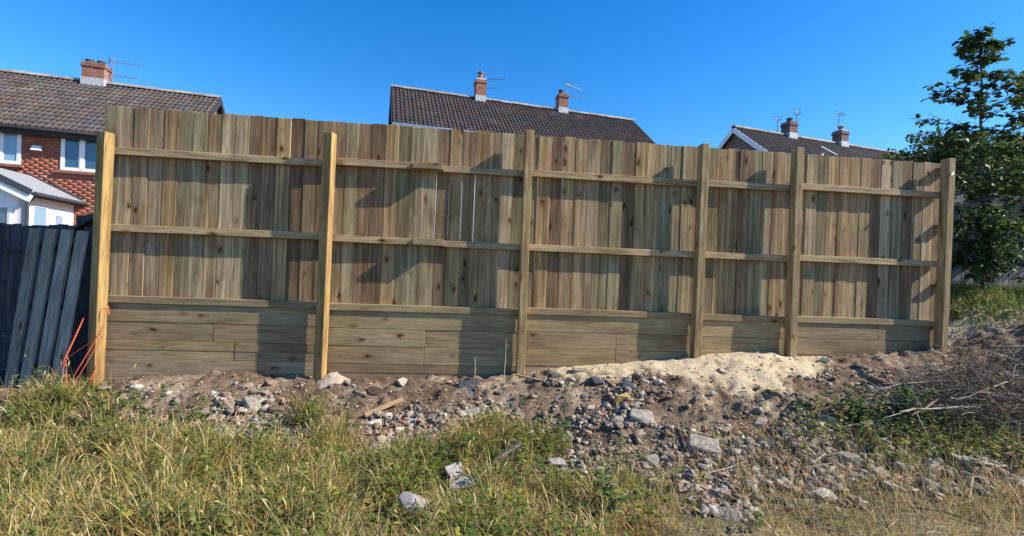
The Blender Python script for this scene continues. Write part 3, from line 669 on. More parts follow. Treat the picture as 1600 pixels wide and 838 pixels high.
# leaning pallet-like panel on the left
def panel():
    tl = at(82, 357, 5.55); bl = at(30, 612, 5.28)
    root = empty('slatted_panel', (bl.x, bl.y, .0), 0, 'blue-grey slatted timber panel leaning beside the first post', 'panel')
    tops_ = [(58, 360), (82, 358), (110, 360), (130, 360)]; bots = [(22, 600), (46, 603), (66, 598), (94, 594)]
    tops_ = [(56, 357), (81, 358), (106, 359), (130, 361)]; bots = [(15, 606), (39, 606), (63, 603), (88, 600)]
    o = Vector(root.location)
    for k in range(4):
        a = at(*bots[k], 5.28 - .03 * k) - o; b = at(*tops_[k], 5.46 - .03 * k) - o; ln = (b - a).length
        m = MB(); m.box(-.078, .078, -.012, .012, 0, ln)
        ob = m.build('slat', M_oldblue, root, loc=a, bevel=.003); d = (b - a).normalized()
        xx = Vector((1, -.21, 0)).normalized(); xx = (xx - d * xx.dot(d)).normalized(); yy = d.cross(xx)
        ob.rotation_euler = Matrix((xx, yy, d)).transposed().to_euler()
    for f in (.12, .5, .88):
        pa = at(*bots[0], 5.28).lerp(at(*tops_[0], 5.46), f) - o; pb = at(*bots[3], 5.19).lerp(at(*tops_[3], 5.37), f) - o; e = (pb - pa).normalized()
        m = MB(); m.bar(pa - e * .08 + Vector((.01, .055, 0)), pb + e * .1 + Vector((.01, .055, 0)), .05, .07); m.build('batten', M_oldblack, root)
panel()

# ------------------------------------------------------------------ orange string and its pin
M_string = simple('orange_string', (.75, .13, .05), .7, .1, 30, 0)
sr = empty('string_line', at(100, 566, 4.95), 0, 'bright orange builder\'s string tied from the first post to the ground', 'string'); so_ = Vector(sr.location)
m = MB()
def S(a, b, r, ya=4.95, yb=4.95, sag=.0):
    p = at(*a, ya) - so_; q = at(*b, yb) - so_
    m.tube([p, p.lerp(q, .5) + Vector((0, 0, -sag)), q], r, 5)
pin = (101, 562)
S((131, 497), pin, .007, 5.0); S((158, 521), pin, .0035, 4.93, 4.95, .01); S((166, 483), (146, 481), .003, 5.0, 5.05)
S(pin, (70, 608), .0035); S((100, 563), (103, 606), .005); S((102, 563), (98, 600), .004); S((103, 563), (105, 606), .004)
S((169, 478), (170, 492), .006, 5.0, 4.99); S((163, 508), (106, 604), .0045, 4.93, 4.9); S((161, 524), (112, 607), .0035, 4.93, 4.88); S((150, 571), (139, 602), .005, 4.93, 4.9); S((152, 565), (143, 600), .003, 4.93, 4.9)
m.build('string', M_string, sr)
m = MB(); m.tube([at(101, 558, 4.96) - so_, at(103, 612, 4.96) - so_], .006, 6); m.bar(at(86, 562, 4.96) - so_, at(107, 563, 4.96) - so_, .008, .006); m.build('pin', M_metal, sr)

# ------------------------------------------------------------------ rubble
def rock_mesh(seed, n=16, stretch=(1, 1, 1), boxy=False, sub=False):
    rg = random.Random(seed); bm = bmesh.new()
    for k in range(n):
        if boxy:
            p = Vector((rg.choice((-1, 1)) * rg.uniform(.75, 1), rg.choice((-1, 1)) * rg.uniform(.75, 1), rg.choice((-1, 1)) * rg.uniform(.8, 1)))
        else:
            p = Vector((rg.gauss(0, 1), rg.gauss(0, 1), rg.gauss(0, 1))).normalized() * rg.uniform(.75, 1.05)
        bm.verts.new((p.x * stretch[0], p.y * stretch[1], p.z * stretch[2]))
    r = bmesh.ops.convex_hull(bm, input=bm.verts[:])
    bmesh.ops.delete(bm, geom=[e for e in r['geom_interior'] if isinstance(e, bmesh.types.BMVert)] , context='VERTS')
    bmesh.ops.dissolve_limit(bm, angle_limit=.2, verts=bm.verts[:], edges=bm.edges[:])
    bmesh.ops.bevel(bm, geom=bm.edges[:], offset=.05, segments=1, affect='EDGES')
    bmesh.ops.triangulate(bm, faces=bm.faces[:])
    me = bpy.data.meshes.new('stone'); bm.to_mesh(me); bm.free(); return me
def stone_mat(name, pal, rough=.92, con=1.0):
    m, t, b, nn, lk = new_mat(name)
    oi = nn('ShaderNodeObjectInfo'); tc = nn('ShaderNodeTexCoord'); n = len(pal)
    pr = ramp(t, [(i / n, c) for i, c in enumerate(pal)], 'CONSTANT'); lk(oi.outputs['Random'], pr.inputs[0])
    add = nn('ShaderNodeVectorMath'); add.operation = 'ADD'; lk(tc.outputs['Object'], add.inputs[0]); lk(oi.outputs['Location'], add.inputs[1])
    nz = nn('ShaderNodeTexNoise'); nz.inputs['Scale'].default_value = 2.4; nz.inputs['Detail'].default_value = 8; nz.inputs['Roughness'].default_value = .7; lk(add.outputs[0], nz.inputs[0])
    r = ramp(t, [(.3, (.6, .58, .55)), (.5, (1, 1, 1)), (.7, (1.35, 1.32, 1.25))]); lk(nz.outputs[0], r.inputs[0])
    lk(mixc(t, 'MULTIPLY', con, pr.outputs[0], r.outputs[0]), b.inputs['Base Color']); b.inputs['Roughness'].default_value = rough; b.inputs['Specular IOR Level'].default_value = .2
    bp = nn('ShaderNodeBump'); bp.inputs['Strength'].default_value = .6 * con; bp.inputs['Distance'].default_value = .15; lk(nz.outputs[0], bp.inputs['Height']); lk(bp.outputs[0], b.inputs['Normal'])
    return m
MS_grey = stone_mat('grey_stone', [(.27,.23,.185),(.33,.29,.235),(.21,.18,.155),(.36,.32,.26),(.28,.235,.185)])
MS_brown = stone_mat('brown_stone', [(.26,.18,.13),(.22,.14,.105),(.30,.22,.16),(.24,.19,.15)])
MS_pale = stone_mat('pale_stone', [(.55,.50,.40),(.48,.44,.37),(.60,.55,.46)])
MS_dark = stone_mat('dark_slate', [(.07,.075,.085),(.10,.105,.115)])
MS_brick = stone_mat('orange_brick', [(.55,.16,.06)])
MS_conc = stone_mat('concrete', [(.38,.34,.28)])
MS_tilegrey = stone_mat('grey_tile', [(.27,.255,.24)], .85, .3)
MS_yellow = stone_mat('yellow_stone', [(.50,.33,.10)])
MS_blue = stone_mat('blue_scrap', [(.08,.19,.30)])
MS_soil = stone_mat('soil_clod', [(.09,.06,.045)])
ROCKS = [rock_mesh(200 + k, random.choice((10, 12, 15, 18)), (1, random.uniform(.6, .95), random.uniform(.4, .75))) for k in range(14)]
BOXY = [rock_mesh(300 + k, 14, (1, random.uniform(.5, .8), random.uniform(.25, .5)), True) for k in range(6)]
def mesh_with(me, mat, cache={}):
    key = (me.name, mat.name)
    if key not in cache: c = me.copy(); c.materials.clear(); c.materials.append(mat); cache[key] = c
    return cache[key]
def put_stone(u, v, wpx, me, mat, name, label, cat='stone', group=None, rot=None, squash=1.0, sink=.35, asp=1.0):
    p = G(u, v); s = wpx / FPX * p.y / 2
    o = link(name, mesh_with(me, mat)); o.scale = (s, s * asp, s * squash); o.location = (p.x, p.y, p.z + s * squash * (.5 - sink))
    if v > 725 and u < 900: o.location.z += .05 if v < 800 else .11; o.scale *= 1.15 if v < 800 else 1.3
    o.rotation_euler = rot if rot else (random.uniform(-.3, .3), random.uniform(-.3, .3), random.uniform(0, 6.28))
    return tag(o, label, cat, group)
named = [
 (628, 588, 24, ROCKS[3], MS_pale, 'sandstone_lump', 'cream sandstone lump alone at the foot of the second fence bay', 'stone', (.2, 0, .4), 1.2),
 (1098, 702, 52, BOXY[1], MS_conc, 'concrete_slab', 'broken beige concrete block lying at the lower edge of the rubble', 'slab', (.42, .12, -.35), .9),
 (1295, 660, 44, ROCKS[5], MS_conc, 'boulder', 'largest rounded grey boulder at the foot of the sand heap', 'stone', (.15, .2, .2), .9),
 (1215, 620, 40, ROCKS[7], MS_brown, 'boulder', 'dark brown boulder half sunk in the edge of the sand', 'stone', (.1, .25, .1), .8),
 (1258, 636, 34, ROCKS[8], MS_grey, 'boulder', 'grey boulder between the brown boulder and the largest boulder', 'stone', (.1, .4, .6), .7),
 (1005, 655, 50, ROCKS[1], MS_conc, 'rubble_lump', 'big pale mortar lump with a flat face in the rubble', 'stone', (.5, .1, .2), .9),
 (998, 681, 22, BOXY[2], MS_conc, 'rubble_block', 'small squared beige block below the big mortar lump', 'stone', (.3, .1, .5), 1.3),
 (971, 630, 25, BOXY[3], MS_yellow, 'yellow_block', 'yellow ochre block lying in the rubble under the sand', 'block', (.2, .1, .15), 1.4),
 (1228, 735, 18, BOXY[4], MS_brick, 'brick_piece', 'bright orange brick fragment in the lower right rubble', 'brick', (.5, .2, .7), 1.2),
 (735, 614, 10, ROCKS[4], MS_blue, 'blue_scrap', 'small faded blue scrap in the soil below the second bay', 'scrap', None, 1.0),
 (733, 606, 34, BOXY[0], MS_dark, 'slate', 'dark tilted slate standing in the soil below the dry stalks', 'slate', (.9, .1, .2), .5),
 (907, 576, 26, BOXY[5], MS_grey, 'flat_stone', 'flat grey slab lying on the sand beside the third post', 'stone', (.1, .1, .1), .5),
 (872, 581, 28, BOXY[1], MS_dark, 'slate', 'black flat slate on the sand edge by the third post', 'slate', (.15, .0, .1), .3),
 (933, 600, 34, ROCKS[9], MS_dark, 'dark_stone', 'blue black stone at the lower edge of the sand', 'stone', (.2, .3, .8), .8),
 (645, 662, 24, ROCKS[2], MS_pale, 'white_stone', 'rounded white stone beside the broken plank', 'stone', (.1, 0, .4), 1.0),
 (583, 665, 28, BOXY[3], MS_pale, 'white_block', 'whitish block at the grass edge left of the plank', 'block', (.3, .1, .2), .9),
 (735, 650, 34, BOXY[5], MS_tilegrey, 'roof_tile_piece', 'pale grey tile fragment tilted at the grass edge below the second bay', 'tile', (.65, -.25, .15), .4),
 (710, 747, 30, BOXY[2], MS_tilegrey, 'roof_tile_piece', 'upright grey tile fragment standing in the grass', 'tile', (1.0, .1, .9), .6),
 (724, 768, 40, BOXY[4], MS_tilegrey, 'roof_tile_piece', 'flat grey tile fragment in the grass below the upright one', 'tile', (.45, -.15, .1), .35),
 (645, 815, 46, ROCKS[6], MS_tilegrey, 'grey_lump', 'crumpled blue-grey lump in the grass at the lower middle', 'stone', (.3, .2, .3), .9),
 (1524, 722, 74, BOXY[0], MS_conc, 'concrete_slab', 'long flat concrete slab in the grass below the brush', 'slab', (.05, .08, -.12), .35),
 (1366, 610, 22, BOXY[3], MS_dark, 'dark_block', 'small dark upright block on the bank below the last bay', 'block', (1.3, .1, .2), 1.0),
 (1345, 578, 32, ROCKS[10], MS_dark, 'dark_stone', 'dark grey stone on bare soil below the last bay', 'stone', (.1, .1, .2), .7),
 (1388, 600, 40, BOXY[5], MS_brown, 'flat_stone', 'flat brown stone beside the dark upright block', 'stone', (.1, .1, .1), .4),
 (322, 648, 38, ROCKS[11], MS_grey, 'boulder', 'angular grey boulder at the grass edge under the first bay', 'stone', (.2, .1, .5), 1.0),
 (358, 640, 30, ROCKS[12], MS_brown, 'boulder', 'rounded brown boulder right of the angular grey boulder', 'stone', (.1, .3, .5), 1.1),
 (393, 640, 44, ROCKS[13], MS_grey, 'boulder', 'broad grey brown boulder under the first bay near the second post', 'stone', (.2, .1, 1.2), 1.0),
 (440, 643, 36, BOXY[2], MS_brown, 'flat_stone', 'flat brown stone at grass edge below the second post', 'stone', (.2, .1, .2), .6),
 (12, 648, 50, BOXY[4], MS_conc, 'concrete_slab', 'pale flat slab at the left edge below the dark panel', 'slab', (.05, .05, .1), .4),
 (170, 600, 22, BOXY[0], MS_pale, 'flat_stone', 'pale flat stone beside the foot of the first post', 'stone', (.1, .1, .3), .5),
 (1110, 752, 30, ROCKS[0], MS_grey, 'rubble_lump', 'grey lump alone in cut grass near the lower right', 'stone', (.2, .2, .2), .8),
 (1195, 750, 26, BOXY[1], MS_grey, 'flat_stone', 'flat grey stone left of the orange brick fragment', 'stone', (.2, .1, -.2), .5),
 (870, 731, 26, BOXY[2], MS_tilegrey, 'grey_scrap', 'grey scrap with dark shadow in the grass below the third bay', 'scrap', (.3, .2, .4), .4),
 (903, 768, 18, ROCKS[3], MS_pale, 'pale_stone', 'small pale stone in the grass near the bottom middle', 'stone', None, .8),
 (738, 577, 38, ROCKS[5], MS_soil, 'soil_clod', 'dark turned clod of earth against the second bay sleepers', 'clod', (.2, .1, .2), .7),
 (590, 612, 44, ROCKS[6], MS_soil, 'soil_clod', 'dark crumbly clod of earth below the cream sandstone lump', 'clod', (.2, .1, .2), .35),
]
KEEP = []
for (u, v, wpx, me, mat, nm, lab, cat, rot, sq) in named:
    o = put_stone(u, v, wpx, me, mat, nm, lab, cat, None, rot, sq); KEEP.append((o.location.x, o.location.y, wpx / FPX * o.location.y / 2))
NAMED = list(KEEP)
# broken plank
p = G(600, 645); pl = empty('broken_plank', p, 0, 'short weathered orange-brown plank end lying in the rubble', 'plank')
m = MB(); m.box(-.20, .20, -.028, .028, -.011, .011); M_plank = wood('rubble_plank', [(.40, .26, .155)], 'X', .2, .7); o = m.build('plank', M_plank, pl, loc=(0, 0, .06), bevel=.004); o.rotation_euler = (.25, -.28, .62)
o.name = 'board'
p = G(828, 597); pl = tag(MB().box(-.16, .16, -.014, .014, -.01, .01).build('stick', M_plank, None, loc=p + Vector((0, 0, .03)), bevel=.003), 'thin wooden stick on bare soil left of the third post', 'stick'); pl.rotation_euler = (0, .12, -.25)
# loose rubble: separate stones
GR = 'loose stones strewn over the bank'
def spill(x): return np.exp(-((x - 1.5) / 1.0) ** 2)
def rubble_density(x, y):
    q, wd = bank(x, y); r = q / (wd * (1 + .3 * spill(x)))
    d = sstep(.12, .35, r) * sstep(1.15, .8, r)
    d = d * (.25 + 1.2 * sstep(.4, .75, r)) * sstep(-4.6, -3.2, x) * sstep(6.5, 5.2, x)
    return d * (1 - .9 * sand_mask(x, y))
cnt = 0; tries = 0
LAB = {'g': ('rubble_stone', 'small angular grey stone', MS_grey, 'grey ' + GR),
       'b': ('rubble_stone', 'small brown stone', MS_brown, 'brown ' + GR),
       'p': ('rubble_stone', 'small pale cream stone', MS_pale, 'pale ' + GR),
       'd': ('rubble_stone', 'small dark slaty stone', MS_dark, 'dark ' + GR)}
while cnt < 285 and tries < 20000:
    tries += 1; x = random.uniform(-4.3, 6.2); y = random.uniform(2.9, 6.1)
    if random.random() > float(rubble_density(x, y) * (.25 + .9 * sstep(.42, .58, fbm(x + 5, y, 2.6, 3)))): continue
    s = random.choice((.028, .034, .04, .046, .052, .06, .07, .085, .105, .13)) * (.7 + .5 * float(sstep(.3, .9, (fence_y(x) - y) / np.interp(x, _WX, _WZ)))) * random.uniform(.85, 1.2)
    if any((x - a) ** 2 + (y - b) ** 2 < (c * .9 + s) ** 2 for a, b, c in KEEP): continue
    k = random.choices('gbpd', (.52, .24, .13, .11))[0]; nm, lab, mt, grp = LAB[k]
    if k == 'p': s *= .6
    o = link(nm, mesh_with(random.choice(ROCKS + BOXY), mt)); o.location = (x, y, float(zg(x, y)) + s * .15); o.scale = (s, s, s * random.uniform(.8, 1.2))
    o.rotation_euler = (random.uniform(-.5, .5), random.uniform(-.5, .5), random.uniform(0, 6.3)); 
    bay = sum(1 for pp in posts[1:5] if x > pp * math.cos(PHI)); q0, w0 = bank(x, y)
    lab = lab.replace('small', 'small' if s < .04 else 'medium-sized' if s < .065 else 'large', 1); tag(o, lab + (' near the fence below' if q0 < w0 * .6 else ' near the grass below') + ' the ' + ('first', 'second', 'third', 'narrow fourth', 'last')[bay] + ' bay', 'stone', grp)
    KEEP.append((x, y, s)); cnt += 1
# gravel and crumbs of soil: one mass
def scatter_rocks(n, size, dens, cols, name, label):
    base = []
    for k in range(8):
        me_ = rock_mesh(500 + k, 9, (1, .8, .65)); v = np.array([p.co[:] for p in me_.vertices]); f = np.array([p.vertices[:] for p in me_.polygons]); base.append((v, f)); bpy.data.meshes.remove(me_)
    V = []; F = []; CC = []; nv = 0; got = 0
    while got < n:
        X = RNG.uniform(-4.9, 6.8, 4000); Y = RNG.uniform(2.7, 6.2, 4000); d = dens(X, Y); kp = RNG.random(4000) < d; X = X[kp]; Y = Y[kp]; Z = zg(X, Y)
        for x, y, z, sm in zip(X, Y, Z, sand_mask(X, Y)):
            v, f = base[RNG.integers(8)]; a = RNG.uniform(0, 6.28); s = size[0] * (size[1] / size[0]) ** (RNG.random() ** 2.2); c, sn = math.cos(a), math.sin(a)
            R_ = np.array([[c, -sn, 0], [sn, c, 0], [0, 0, 1]]); V.append(v @ R_.T * s + (x, y, z + s * .25)); F.append(f + nv); nv += len(v)
            cc = np.array(cols[RNG.integers(len(cols))]) * RNG.uniform(.75, 1.25)
            if sm > .5: cc = np.array((.57, .455, .28)) * RNG.uniform(.8, 1.15)
            CC.append(np.repeat(cc[None], len(v), 0)); got += 1
            if got >= n: break
    me_ = np_mesh(name, np.concatenate(V), None, np.concatenate(F), M_stone, np.concatenate(CC))
    return tag(link(name, me_), label, None, None, 'stuff')
def clumpy(x, y): return np.clip(rubble_density(x, y) * (.1 + 1.7 * sstep(.42, .58, fbm(x + 5, y, 2.6, 3))) * (.45 + .9 * np.exp(-((x - 1.1) / 2.2) ** 2)), 0, 1)
scatter_rocks(9000, (.012, .072), clumpy, [(.27,.235,.19),(.31,.27,.22),(.22,.165,.12),(.36,.32,.26),(.27,.185,.13),(.17,.14,.115),(.25,.15,.10),(.23,.20,.16)], 'rubble', 'broken stone and mortar crumbs packed over the lower bank')
scatter_rocks(20000, (.003, .026), lambda x, y: .15 * (bank(x, y)[0] > .05) * (bank(x, y)[0] < bank(x, y)[1] * 1.15) + .85 * np.clip(rubble_density(x, y), 0, 1),
              [(.24,.21,.18),(.20,.15,.11),(.31,.27,.22),(.17,.12,.09),(.27,.20,.14),(.34,.29,.23)], 'gravel', 'loose gravel and crumbs of soil over the bank')

# ------------------------------------------------------------------ grass and weeds
def tufts(n, dens, per, rad_, hfun, cols, box=(-4.9, 6.6, 1.9, 6.4), ncol=2):
    cx_, cy_ = sample(n, dens, box); n = len(cx_); hh = hfun(cx_, cy_) * RNG.uniform(.55, 1.5, n); rr = rad_ * RNG.uniform(.6, 1.5, n)
    base = RNG.integers(0, len(cols), n); reps = np.clip(RNG.poisson(per, n), 4, None); k = np.repeat(np.arange(n), reps); m = len(k)
    d = np.abs(RNG.normal(0, 1, m)); az = RNG.uniform(0, 2 * np.pi, m); X = cx_[k] + np.cos(az) * d * rr[k]; Y = cy_[k] + np.sin(az) * d * rr[k]
    wind = RNG.normal(0, .5, n)[k]
    return X, Y, hh[k], az + wind, .15 + .38 * d + .40 * np.abs(RNG.normal(0, 1, m)), (base[k] + RNG.integers(0, ncol, m)) % len(cols)
def blades(n, X, Y, hmin, hmax, wmin, wmax, lean, bend, cols, seg=4, hfun=None, az=None, ln=None, ci=None):
    Z = zg(X, Y) - .01; n = len(X)
    h = hmin + (hmax - hmin) * RNG.random(n) ** 1.5
    if hfun is not None: h = h * hfun
    wd = RNG.uniform(wmin, wmax, n); az = RNG.uniform(0, 2 * np.pi, n) if az is None else az; ln = np.abs(RNG.normal(0, lean, n)) if ln is None else ln; bd = RNG.uniform(0, bend, n)
    dx, dy = np.cos(az), np.sin(az); ro = az + np.pi / 2 + RNG.normal(0, .6, n); sx, sy = np.cos(ro), np.sin(ro)
    V = np.zeros((n, seg + 1, 2, 3), np.float32); px, pz = np.zeros(n), np.zeros(n); ang = ln.copy()
    for k in range(seg + 1):
        wk = wd * (1 - (k / seg) ** 1.6) * .5 + .0004
        for j, sg in enumerate((-1, 1)):
            V[:, k, j, 0] = X + dx * px + sg * sx * wk; V[:, k, j, 1] = Y + dy * px + sg * sy * wk; V[:, k, j, 2] = Z + pz
        px = px + np.sin(ang) * h / seg; pz = pz + np.cos(ang) * h / seg; ang = ang + bd / seg * (1 + k * .4)
    i0 = (np.arange(n) * (seg + 1) * 2)[:, None]; k = np.arange(seg)[None] * 2
    Q = np.stack([i0 + k, i0 + k + 1, i0 + k + 3, i0 + k + 2], -1).reshape(-1, 4)
    ci = RNG.integers(0, len(cols), n) if ci is None else ci; cc = np.array(cols)[ci] * RNG.uniform(.7, 1.3, (n, 1))
    CC = np.repeat(cc[:, None], (seg + 1) * 2, 1).reshape(-1, 3)
    return V.reshape(-1, 3), Q, CC
def sample(n, dens, box=(-4.9, 6.6, 1.9, 6.4)):
    xs = []; ys = []; t = 0
    while t < n:
        X = RNG.uniform(box[0], box[1], 40000); Y = RNG.uniform(box[2], box[3], 40000)
        kp = (RNG.random(40000) < dens(X, Y)) & (np.abs(X) < Y * 1.12 + .3); xs.append(X[kp]); ys.append(Y[kp]); t += kp.sum()
        if kp.sum() == 0: break
    return np.concatenate(xs)[:n], np.concatenate(ys)[:n]
def grass_dens(x, y):
    q, wd = bank(x, y); e = q - wd - .12 * sstep(-2.5, -.5, x) - .5 * np.exp(-((x - 1.5) / .9) ** 2) + (fbm(x, y, 1.9, 4, .65) - .5) * 2.2
    d = sstep(-.35, .15, e)
    thin = 1 - .86 * sstep(.3, 1.5, x + (fbm(x, y, 1.1, 2) - .5)) * (1 - .6 * sstep(3.2, 4.2, x))
    for a, b_, c in NAMED: d = d * (1 - .93 * np.exp(-(((x - a) / (c * 1.15 + .05)) ** 2 + ((y - (b_ - c * .5 - .1)) / (c + .14)) ** 2) ** 2))
    return d * thin * (.12 + .88 * sstep(.41, .6, fbm(x + 3, y, 4.0, 3)))
def tallness(x, y): return (1 - .62 * sstep(.1, 1.3, x)) * (.38 + .75 * fbm(x, y, 1.3, 3))
STRAW = [(.47,.34,.11),(.54,.42,.18),(.42,.31,.085),(.36,.30,.075),(.55,.45,.24),(.40,.24,.075)]
GREEN = [(.10,.15,.028),(.16,.195,.038),(.085,.13,.03),(.22,.225,.05),(.13,.17,.038),(.28,.26,.065)]
parts = []
def green_frac(x, y): return np.clip((fbm(x + 40, y, 1.3, 3) - .5) * 4 + .5 + .25 * sstep(-1.2, -2.6, x) - .25 * sstep(1.6, .6, np.abs(x + .3)), .08, .95)
X, Y, hh, az, ln, ci = tufts(1700, lambda x, y: np.clip(grass_dens(x, y) * (1.1 - green_frac(x, y)), 0, 1), 30, .035, tallness, STRAW)
a = blades(0, X, Y, .07, .42, .003, .0065, 0, 1.3, STRAW, 4, hh, az, ln, ci)
X, Y = sample(34000, lambda x, y: np.clip(grass_dens(x, y) + .25 * sstep(1, 2, x) * (y < 4.4), 0, 1)); b = blades(0, X, Y, .08, .30, .002, .005, 1.1, .6, STRAW + [(.33, .25, .15), (.28, .2, .12)], 3)
V = np.concatenate([a[0], b[0]]); Q = np.concatenate([a[1], b[1] + len(a[0])]); CC = np.concatenate([a[2], b[2]])
tag(link('dry_grass', np_mesh('dry_grass', V, Q, None, M_grass, CC)), 'dry straw coloured grass below the rubble bank', None, None, 'stuff')
X, Y, hh, az, ln, ci = tufts(1500, lambda x, y: np.clip(grass_dens(x, y) * (.1 + green_frac(x, y)), 0, 1), 26, .035, tallness, GREEN)
a = blades(0, X, Y, .06, .30, .0035, .009, 0, 1.7, GREEN, 4, hh, az, ln, ci)
# rough green verge to the right of the last post
X, Y = sample(9000, lambda x, y: sstep(5.75, 6.2, x) * sstep(6.2, 6.5, y + (fbm(x, y, 3, 2) - .5) * .5) * .8, (5.6, 9.0, 5.9, 7.8)); b = blades(0, X, Y, .05, .18, .004, .010, .6, 1.6, [(.20, .26, .055), (.26, .30, .07), (.30, .30, .11), (.15, .20, .045)], 4)
V = np.concatenate([a[0], b[0]]); Q = np.concatenate([a[1], b[1] + len(a[0])]); CC = np.concatenate([a[2], b[2]])
tag(link('green_grass', np_mesh('green_grass', V, Q, None, M_grass, CC)), 'green rough grass growing below the bank and beside the sapling', None, None, 'stuff')

def leaf_fan(c, d, up, ln, wd, V, F, CC, col, lobes=False, curl=.15):
    """one leaf: a folded blade with its tip along d"""
    d = d.normalized(); s = d.cross(up)
    s = s.normalized() if s.length > 1e-4 else Vector((1, 0, 0)); n = s.cross(d); b = len(V)
    if lobes:
        pr = [(0, 0, 0), (.18, .34, .03), (.42, .52, .0), (.48, .30, .05), (.80, .38, -.02), (1.0, 0, -.1), (.80, -.38, -.02), (.48, -.30, .05), (.42, -.52, 0), (.18, -.34, .03)]
        for l, w_, h in pr: V.append(c + d * (l * ln) + s * (w_ * wd) + n * (h * ln - curl * ln * l * l))
        m_ = len(V); V.append(c + d * (.5 * ln) - n * (.04 * ln + curl * ln * .25)); CC.extend([col] * 11)
        for i in range(10): F.append((m_, b + i, b + (i + 1) % 10))
    else:
        for l, w_ in ((0, 0), (.35, .5), (.7, .38), (1, 0), (.7, -.38), (.35, -.5)): V.append(c + d * (l * ln) + s * (w_ * wd) + n * (abs(w_) * .25 * wd - curl * ln * l * l))
        CC.extend([col] * 6); F.extend([(b, b+1, b+5), (b+1, b+2, b+4), (b+1, b+4, b+5), (b+2, b+3, b+4)])
def np_leaves(name, V, F, CC, mat=None, parent=None, loc=(0, 0, 0)):
    me_ = np_mesh(name, np.array([v[:] for v in V]) - np.array(loc), None, np.array(F), mat or M_leaf, np.array(CC)); return link(name, me_, parent)
def rv(s=1.0): return Vector((random.gauss(0, s), random.gauss(0, s), random.gauss(0, s)))
# low broadleaf weeds: one mass in the grass
V = []; F = []; CC = []
X, Y = sample(2300, lambda x, y: np.clip(grass_dens(x, y) * sstep(.38, .62, fbm(x + 9, y + 4, 1.2, 3)) * (1.2 - .8 * sstep(.5, 1.5, x)), 0, 1))
X2, Y2 = sample(130, lambda x, y: np.exp(-((x - 3.15) / .45) ** 2 - ((y - 4.35) / .35) ** 2), (2.2, 4.2, 3.6, 5.0)); Xb, Yb = sample(230, lambda x, y: np.exp(-((x - 4.1) / .55) ** 2 - ((y - 4.25) / .33) ** 2), (2.8, 5.4, 3.4, 4.9)); X2 = np.concatenate([X2, Xb]); Y2 = np.concatenate([Y2, Yb]); X3, Y3 = sample(260, lambda x, y: sstep(5.8, 6.1, x) * sstep(6.15, 6.5, y), (5.7, 8.0, 6.0, 7.2))
X = np.concatenate([X, X2, X3]); Y = np.concatenate([Y, Y2, Y3])
for x, y, z in zip(X.tolist(), Y.tolist(), zg(X, Y).tolist()):
    h = random.uniform(.05, .26); base = Vector((x, y, z)); tip = base + Vector((random.gauss(0, .05), random.gauss(0, .05), h)); g = random.choice(GREEN[:5])
    if random.random() < .05: g = (.34, .32, .05)
    for k in range(random.randint(5, 11)):
        t = random.uniform(.2, 1); az = random.uniform(0, 6.28); kk = random.uniform(.8, 1.35)
        leaf_fan(base.lerp(tip, t), Vector((math.cos(az), math.sin(az), random.uniform(-.2, .6))), Vector((0, 0, 1)), random.uniform(.025, .06), random.uniform(.014, .034), V, F, CC, tuple(q * kk for q in g))
tag(np_leaves('weeds', V, F, CC), 'low broad-leaved green weeds mixed into the rough grass', None, None, 'stuff')

# seed heads standing above the grass: one mass
m = MB(); X, Y = sample(330, lambda x, y: np.clip(grass_dens(x, y) * (1.1 - .8 * sstep(.3, 1.4, x)), 0, 1)); CCs = []
for x, y, z in zip(X.tolist(), Y.tolist(), zg(X, Y).tolist()):
    a = Vector((x, y, z)); h = random.uniform(.22, .42); az = random.uniform(0, 6.28); ln = random.uniform(.05, .22); tip = a + Vector((math.cos(az) * ln, math.sin(az) * ln, h)); md = a.lerp(tip, .5) + Vector((-math.cos(az), -math.sin(az), 0)) * .02
    d = (tip - md).normalized(); hl = random.uniform(.035, .08); nv = len(m.v)
    m.tube([a, md, tip], [.0016, .0013, .001], 3, False); m.tube([tip, tip + d * hl * .35, tip + d * hl * .75 + Vector((0, 0, -.006)), tip + d * hl + Vector((0, 0, -.015))], [.001, .005, .0042, .0008], 4, False)
    k = random.uniform(.8, 1.2); CCs += [(.48 * k, .37 * k, .17 * k)] * (len(m.v) - nv)
o = m.build('seed_heads', M_grass, None, kind='stuff'); a = o.data.color_attributes.new('Col', 'FLOAT_COLOR', 'POINT'); a.data.foreach_set('color', np.concatenate([np.array(CCs), np.ones((len(CCs), 1))], 1).astype(np.float32).reshape(-1))
o['label'] = 'dry grass seed heads standing above the rough grass'

# taller single weeds
def weed(u, v, h, label, nl=26, col=(.10, .15, .04), ll=.06, sp=.10, group=None):
    p = G(u, v); root = empty('weed', p, 0, label, 'weed', group); V = []; F = []; CC = []; m = MB()
    for k in range(random.randint(3, 5)):
        a = Vector((random.gauss(0, .02), random.gauss(0, .02), -.02)); tip = Vector((random.gauss(0, sp), random.gauss(0, sp), h * random.uniform(.6, 1)))
        mid = a.lerp(tip, .5) + rv(.012); m.tube([a, mid, tip], [.004, .003, .0015], 5)
        for j in range(nl // 3):
            t = random.uniform(.15, 1); c = (a.lerp(mid, t * 2) if t < .5 else mid.lerp(tip, t * 2 - 1)); az = random.uniform(0, 6.28); kk = random.uniform(.75, 1.4)
            leaf_fan(c, Vector((math.cos(az), math.sin(az), random.uniform(-.3, .5))), Vector((0, 0, 1)), ll * random.uniform(.6, 1.2), ll * .5, V, F, CC, tuple(q * kk for q in col))
    m.build('stem', simple_stem, root); np_leaves('leaves', V, F, CC, None, root); return root
simple_stem = simple('weed_stem', (.16, .17, .06), .7, .2, 20, 0)
